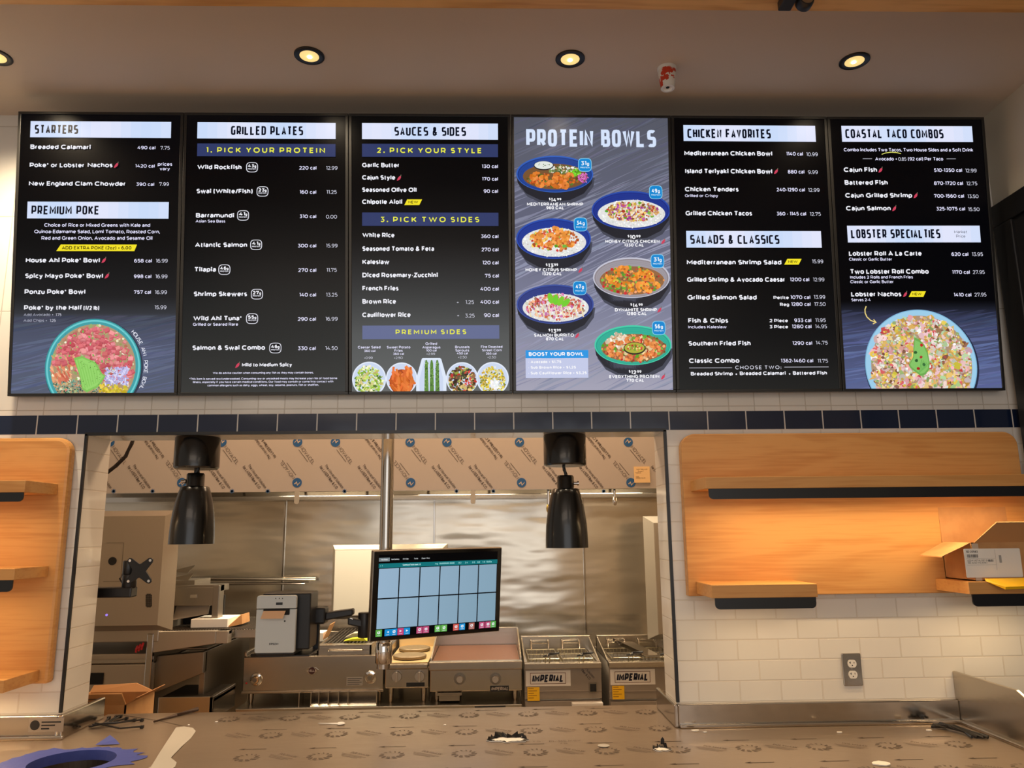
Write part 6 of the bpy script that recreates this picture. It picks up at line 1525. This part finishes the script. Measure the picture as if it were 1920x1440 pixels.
def daisy(x, y):
    for k in range(12):
        a = 2 * math.pi * k / 12 + .2; s_ = .6 + .8 * (1 - math.sin(a)) / 2; r0, r1 = .026, .026 + .013 * s_; w_ = .10 * s_
        ik.face([(x + r0 * math.cos(a - w_), y + r0 * math.sin(a - w_), ZI), (x + r1 * math.cos(a + .12 - w_), y + r1 * math.sin(a + .12 - w_), ZI), (x + (r1 + .004) * math.cos(a + .16 + w_), y + (r1 + .004) * math.sin(a + .16 + w_), ZI), (x + r0 * math.cos(a + w_ * 1.6), y + r0 * math.sin(a + w_ * 1.6), ZI)], 0, INK)
def word(x, y):
    c, s_ = math.cos(math.radians(-34)), math.sin(math.radians(-34))
    qs = text_quads('POLYMASK', -.035, .045, .012, .016, .16); 
    for k in range(3): qs += [[(-.055 + .008 * k, -.004 - k * .010), (.05 - .01 * k, -.004 - k * .010), (.05 - .01 * k, -.001 - k * .010), (-.055 + .008 * k, -.001 - k * .010)]]
    for q in qs: ik.face([(x + a * c - b * s_, y + a * s_ + b * c, ZI) for a, b in q], 0, INK2)
def inside(x, y):
    if not (-1.6 < x < RX - .08): return False
    if y > -.06 and not (OX0 + .06 < x < OX1 - .06): return False
    xl = onz(380, 1440, CT).x if y < -.2 else onz(378, 1400, CT).x + (y + .2) * -.4
    return x > xl + .03 and y < .33
for ya, x_a, yd, x_d in ((.313, -.60, .237, -.853), (.058, -.6753, -.021, -.8539), (-.205, -.6766, -.300, -.6192), (-.463, .0201, -.56, -.10)):
    for k in range(-8, 16):
        x = x_a + k * .2345
        if inside(x, ya) and inside(x + .095, ya): arrow(x, ya)
        x = x_d + k * .2345
        if inside(x - .04, yd): daisy(x, yd)
        if inside(x + .07, yd) and inside(x + .17, yd): word(x + .115, yd)
# hand-written note
o = onz(1030, 1392, CT)
for tx, dx, dy, w_ in (('TS', -.06, 0, .03), ('EL-BS KSY', .0, 0, .11), ('75', .03, -.03, .03)):
    for q in text_quads(tx, o.x + dx, o.x + dx + w_, o.y + dy, .016, .08): ik.face([(x, y, ZI) for x, y in q], 0, INK)
tag(ik.build('film_printing', M['print'], pt))
# cream strip where the film is torn back
cs = MB(); st = [off(283, 1440), off(295, 1420), off(313, 1392), off(330, 1366), off(345, 1364), off(362, 1367), off(367, 1373), off(358, 1386), off(340, 1402), off(320, 1423), off(331, 1432), off(328, 1440), (onz(326, 1440, CT).x, onz(326, 1440, CT).y - .12), (onz(270, 1440, CT).x, onz(270, 1440, CT).y - .12)]
cs.prism(st, CT1 + .0006, CT1 + .003, 'z'); tag(cs.build('torn_paper_strip', M['white_film']), 'long cream strip of torn backing paper on the counter beside the tape', 'paper')
# cable ties, left
rd = random.Random(9)
def strand(mb, pts, r): mb.tube([(onz(x, y, CT).x, onz(x, y, CT).y, CT1 + .004 + (z if len(q) > 2 else 0)) for q in pts for x, y, z in [(q[0], q[1], q[2] if len(q) > 2 else 0)]], r, 6)
base = (170, 1366)
for k, (ex, ey, lb) in enumerate(((204, 1349, 'black cable tie, leftmost of the fan on the counter'), (218, 1347, 'black cable tie, second from left in the fan'), (226, 1346, 'black cable tie whose tip lies topmost in the fan'), (237, 1350, 'black cable tie, fourth in the fan on the counter'), (252, 1353, 'black cable tie near the flat side of the fan'), (266, 1353, 'long black cable tie reaching furthest right in the fan'), (266, 1366, 'black cable tie lying lowest in the fan'))):
    m_ = MB(); mx_, my_ = (base[0] + ex) / 2 + 6, (base[1] + ey) / 2 + 3 + (6 if k == 6 else 0)
    strand(m_, [(base[0] - 4 + k * 2, base[1] + (k % 3) - 1, .002 * k), (mx_, my_, .002 * k), (ex, ey, .002)], .0035)
    t_ = thing('cable_tie', lb, 'cable tie', (onz(ex, ey, CT).x, onz(ex, ey, CT).y, CT1), group='fan of black cable ties on the counter')
    m_.build('strap', M['black'], t_); o = onz(ex, ey, CT); MB().box(o.x - .006, o.x + .006, o.y - .006, o.y + .006, CT1, CT1 + .010).build('head', M['black'], t_, .001)
# brown stick
a, b = onz(288, 1356, CT), onz(370, 1334.5, CT)
tag(MB().tube([(a.x, a.y, CT1 + .004), ((a.x + b.x) / 2, (a.y + b.y) / 2, CT1 + .007), (b.x, b.y, CT1 + .009)], [.0035, .006, .0085], 10).build('thin_rod', mat('brown_rod', lin(74, 56, 46), .5)), 'thin dark brown rod lying at the back edge of the counter', 'rod')
# plastic spoon-like scrap
a, b = onz(597, 1359, CT), onz(634, 1359.5, CT)
m_ = MB(); m_.tube([(a.x, a.y, CT1 + .003), (b.x, b.y, CT1 + .004)], [.002, .003], 8); m_.lathe([(.0001, 0), (.012, .001), (.016, .004), (.012, .008), (.0001, .009)], b.x + .01, b.y, CT1, 20); tag(m_.build('white_pick', M['white']), 'small white plastic pick with a round tip on the counter', 'pick')
# torn film holes with black residue
def torn(px, py, w_, h_, label, seed, tall):
    rd = random.Random(seed); o = onz(px, py, CT); r = thing('torn_film_scrap', label, 'scrap', (o.x, o.y, CT1), group='torn film scraps on the counter')
    m_ = MB(); n = 22; P_ = [(o.x + w_ * (1 + .25 * rd.uniform(-1, 1)) * math.cos(2 * math.pi * k / n), o.y + h_ * (1 + .3 * rd.uniform(-1, 1)) * math.sin(2 * math.pi * k / n)) for k in range(n)]
    m_.prism(P_, CT1 + .001, CT1 + .003, 'z'); m_.build('white_patch', M['white'], r)
    m_ = MB()
    for k in range(n):
        (xa, ya), (xb, yb) = P_[k], P_[(k + 1) % n]
        h1, h2 = (rd.uniform(.004, tall), rd.uniform(.004, tall)) if math.sin(2 * math.pi * k / n) > .15 else (.003, .003)
        q1 = rd.uniform(.12, .4)
        m_.face([(xa, ya, CT1), (xb, yb, CT1), (xb * .92 + o.x * .08, yb + .01, CT1 + h2), (xa * .92 + o.x * .08, ya + .012, CT1 + h1)])
        m_.face([(xa, ya, CT1 + .0036), (xb, yb, CT1 + .0036), (xb * .84 + o.x * .16, yb * .8 + o.y * .2, CT1 + .0036), (xa * (1 - q1) + o.x * q1, ya * (1 - q1) + o.y * q1, CT1 + .0036)])
    m_.build('curled_edge', mat('black_residue', lin(20, 18, 18), .25), r)
torn(955, 1389, .070, .032, 'black and white torn film scrap in the middle of the counter', 4, .022)
torn(1240, 1407, .030, .022, 'small torn film scrap with an upright black curl, right of the middle scrap', 8, .016)
o = onz(1242, 1396, CT); tag(MB().prism([(o.x - .006, CT1), (o.x - .004, CT1 + .016), (o.x + .002, CT1 + .022), (o.x + .007, CT1 + .016), (o.x + .007, CT1)], o.y, o.y + .004, 'y').build('black_curl', M['black']), 'tiny upright black curl behind the smaller torn film scrap', 'scrap')
o = onz(1132, 1400, CT); tag(MB().lathe([(.0001, 0), (.018, 0), (.020, .002), (.016, .003), (.0001, .0032)], o.x, o.y, CT1 + .001, 28).build('white_disc', M['white_film']), 'flat cream disc on the middle of the counter film', 'disc')
for px, py, w_, lb in ((1574, 1375, .011, 'white crumb below the wall outlet'), (1742, 1371, .013, 'white crumb left of the black strap'), (1652, 1434, .034, 'largest white flake at the bottom right of the counter'), (1304, 1371.5, .016, 'oval white fleck by the corner of the right upstand'), (1322, 1374.5, .007, 'tiny white fleck right of the oval fleck'), (834, 1361, .0055, 'white speck behind the counter arrows'), (406, 1355, .006, 'white speck near the brown rod'), (354, 1361, .005, 'white speck above the cream strip')):
    o = onz(px, py, CT); rd = random.Random(int(px)); m_ = MB(); m_.prism([(o.x + w_ * rd.uniform(.7, 1.1) * math.cos(t_), o.y + w_ * .7 * rd.uniform(.7, 1.1) * math.sin(t_)) for t_ in [2 * math.pi * k / 9 for k in range(9)]], CT1 + .001, CT1 + .004, 'z'); tag(m_.build('white_fleck', M['white']), lb, 'fleck', 'white flecks on the counter')
# bundle of black ties, right
m_ = MB(); rd = random.Random(2)
for k in range(11):
    a, b, c = (1746 + k * 2.5, 1363 + rd.uniform(-1, 4)), (1785 + rd.uniform(-4, 8), 1372 + rd.uniform(-3, 4)), (1838 + rd.uniform(-18, 16), 1384 + rd.uniform(-2, 4))
    strand(m_, [(a[0], a[1], .002 + .002 * (k % 4)), (b[0], b[1], .008 + .003 * (k % 3)), (c[0], c[1], .003)], .0045)
tag(m_.build('strap_bundle', M['black']), 'bundle of black plastic straps on the counter by the end splash', 'strap', kind='stuff')
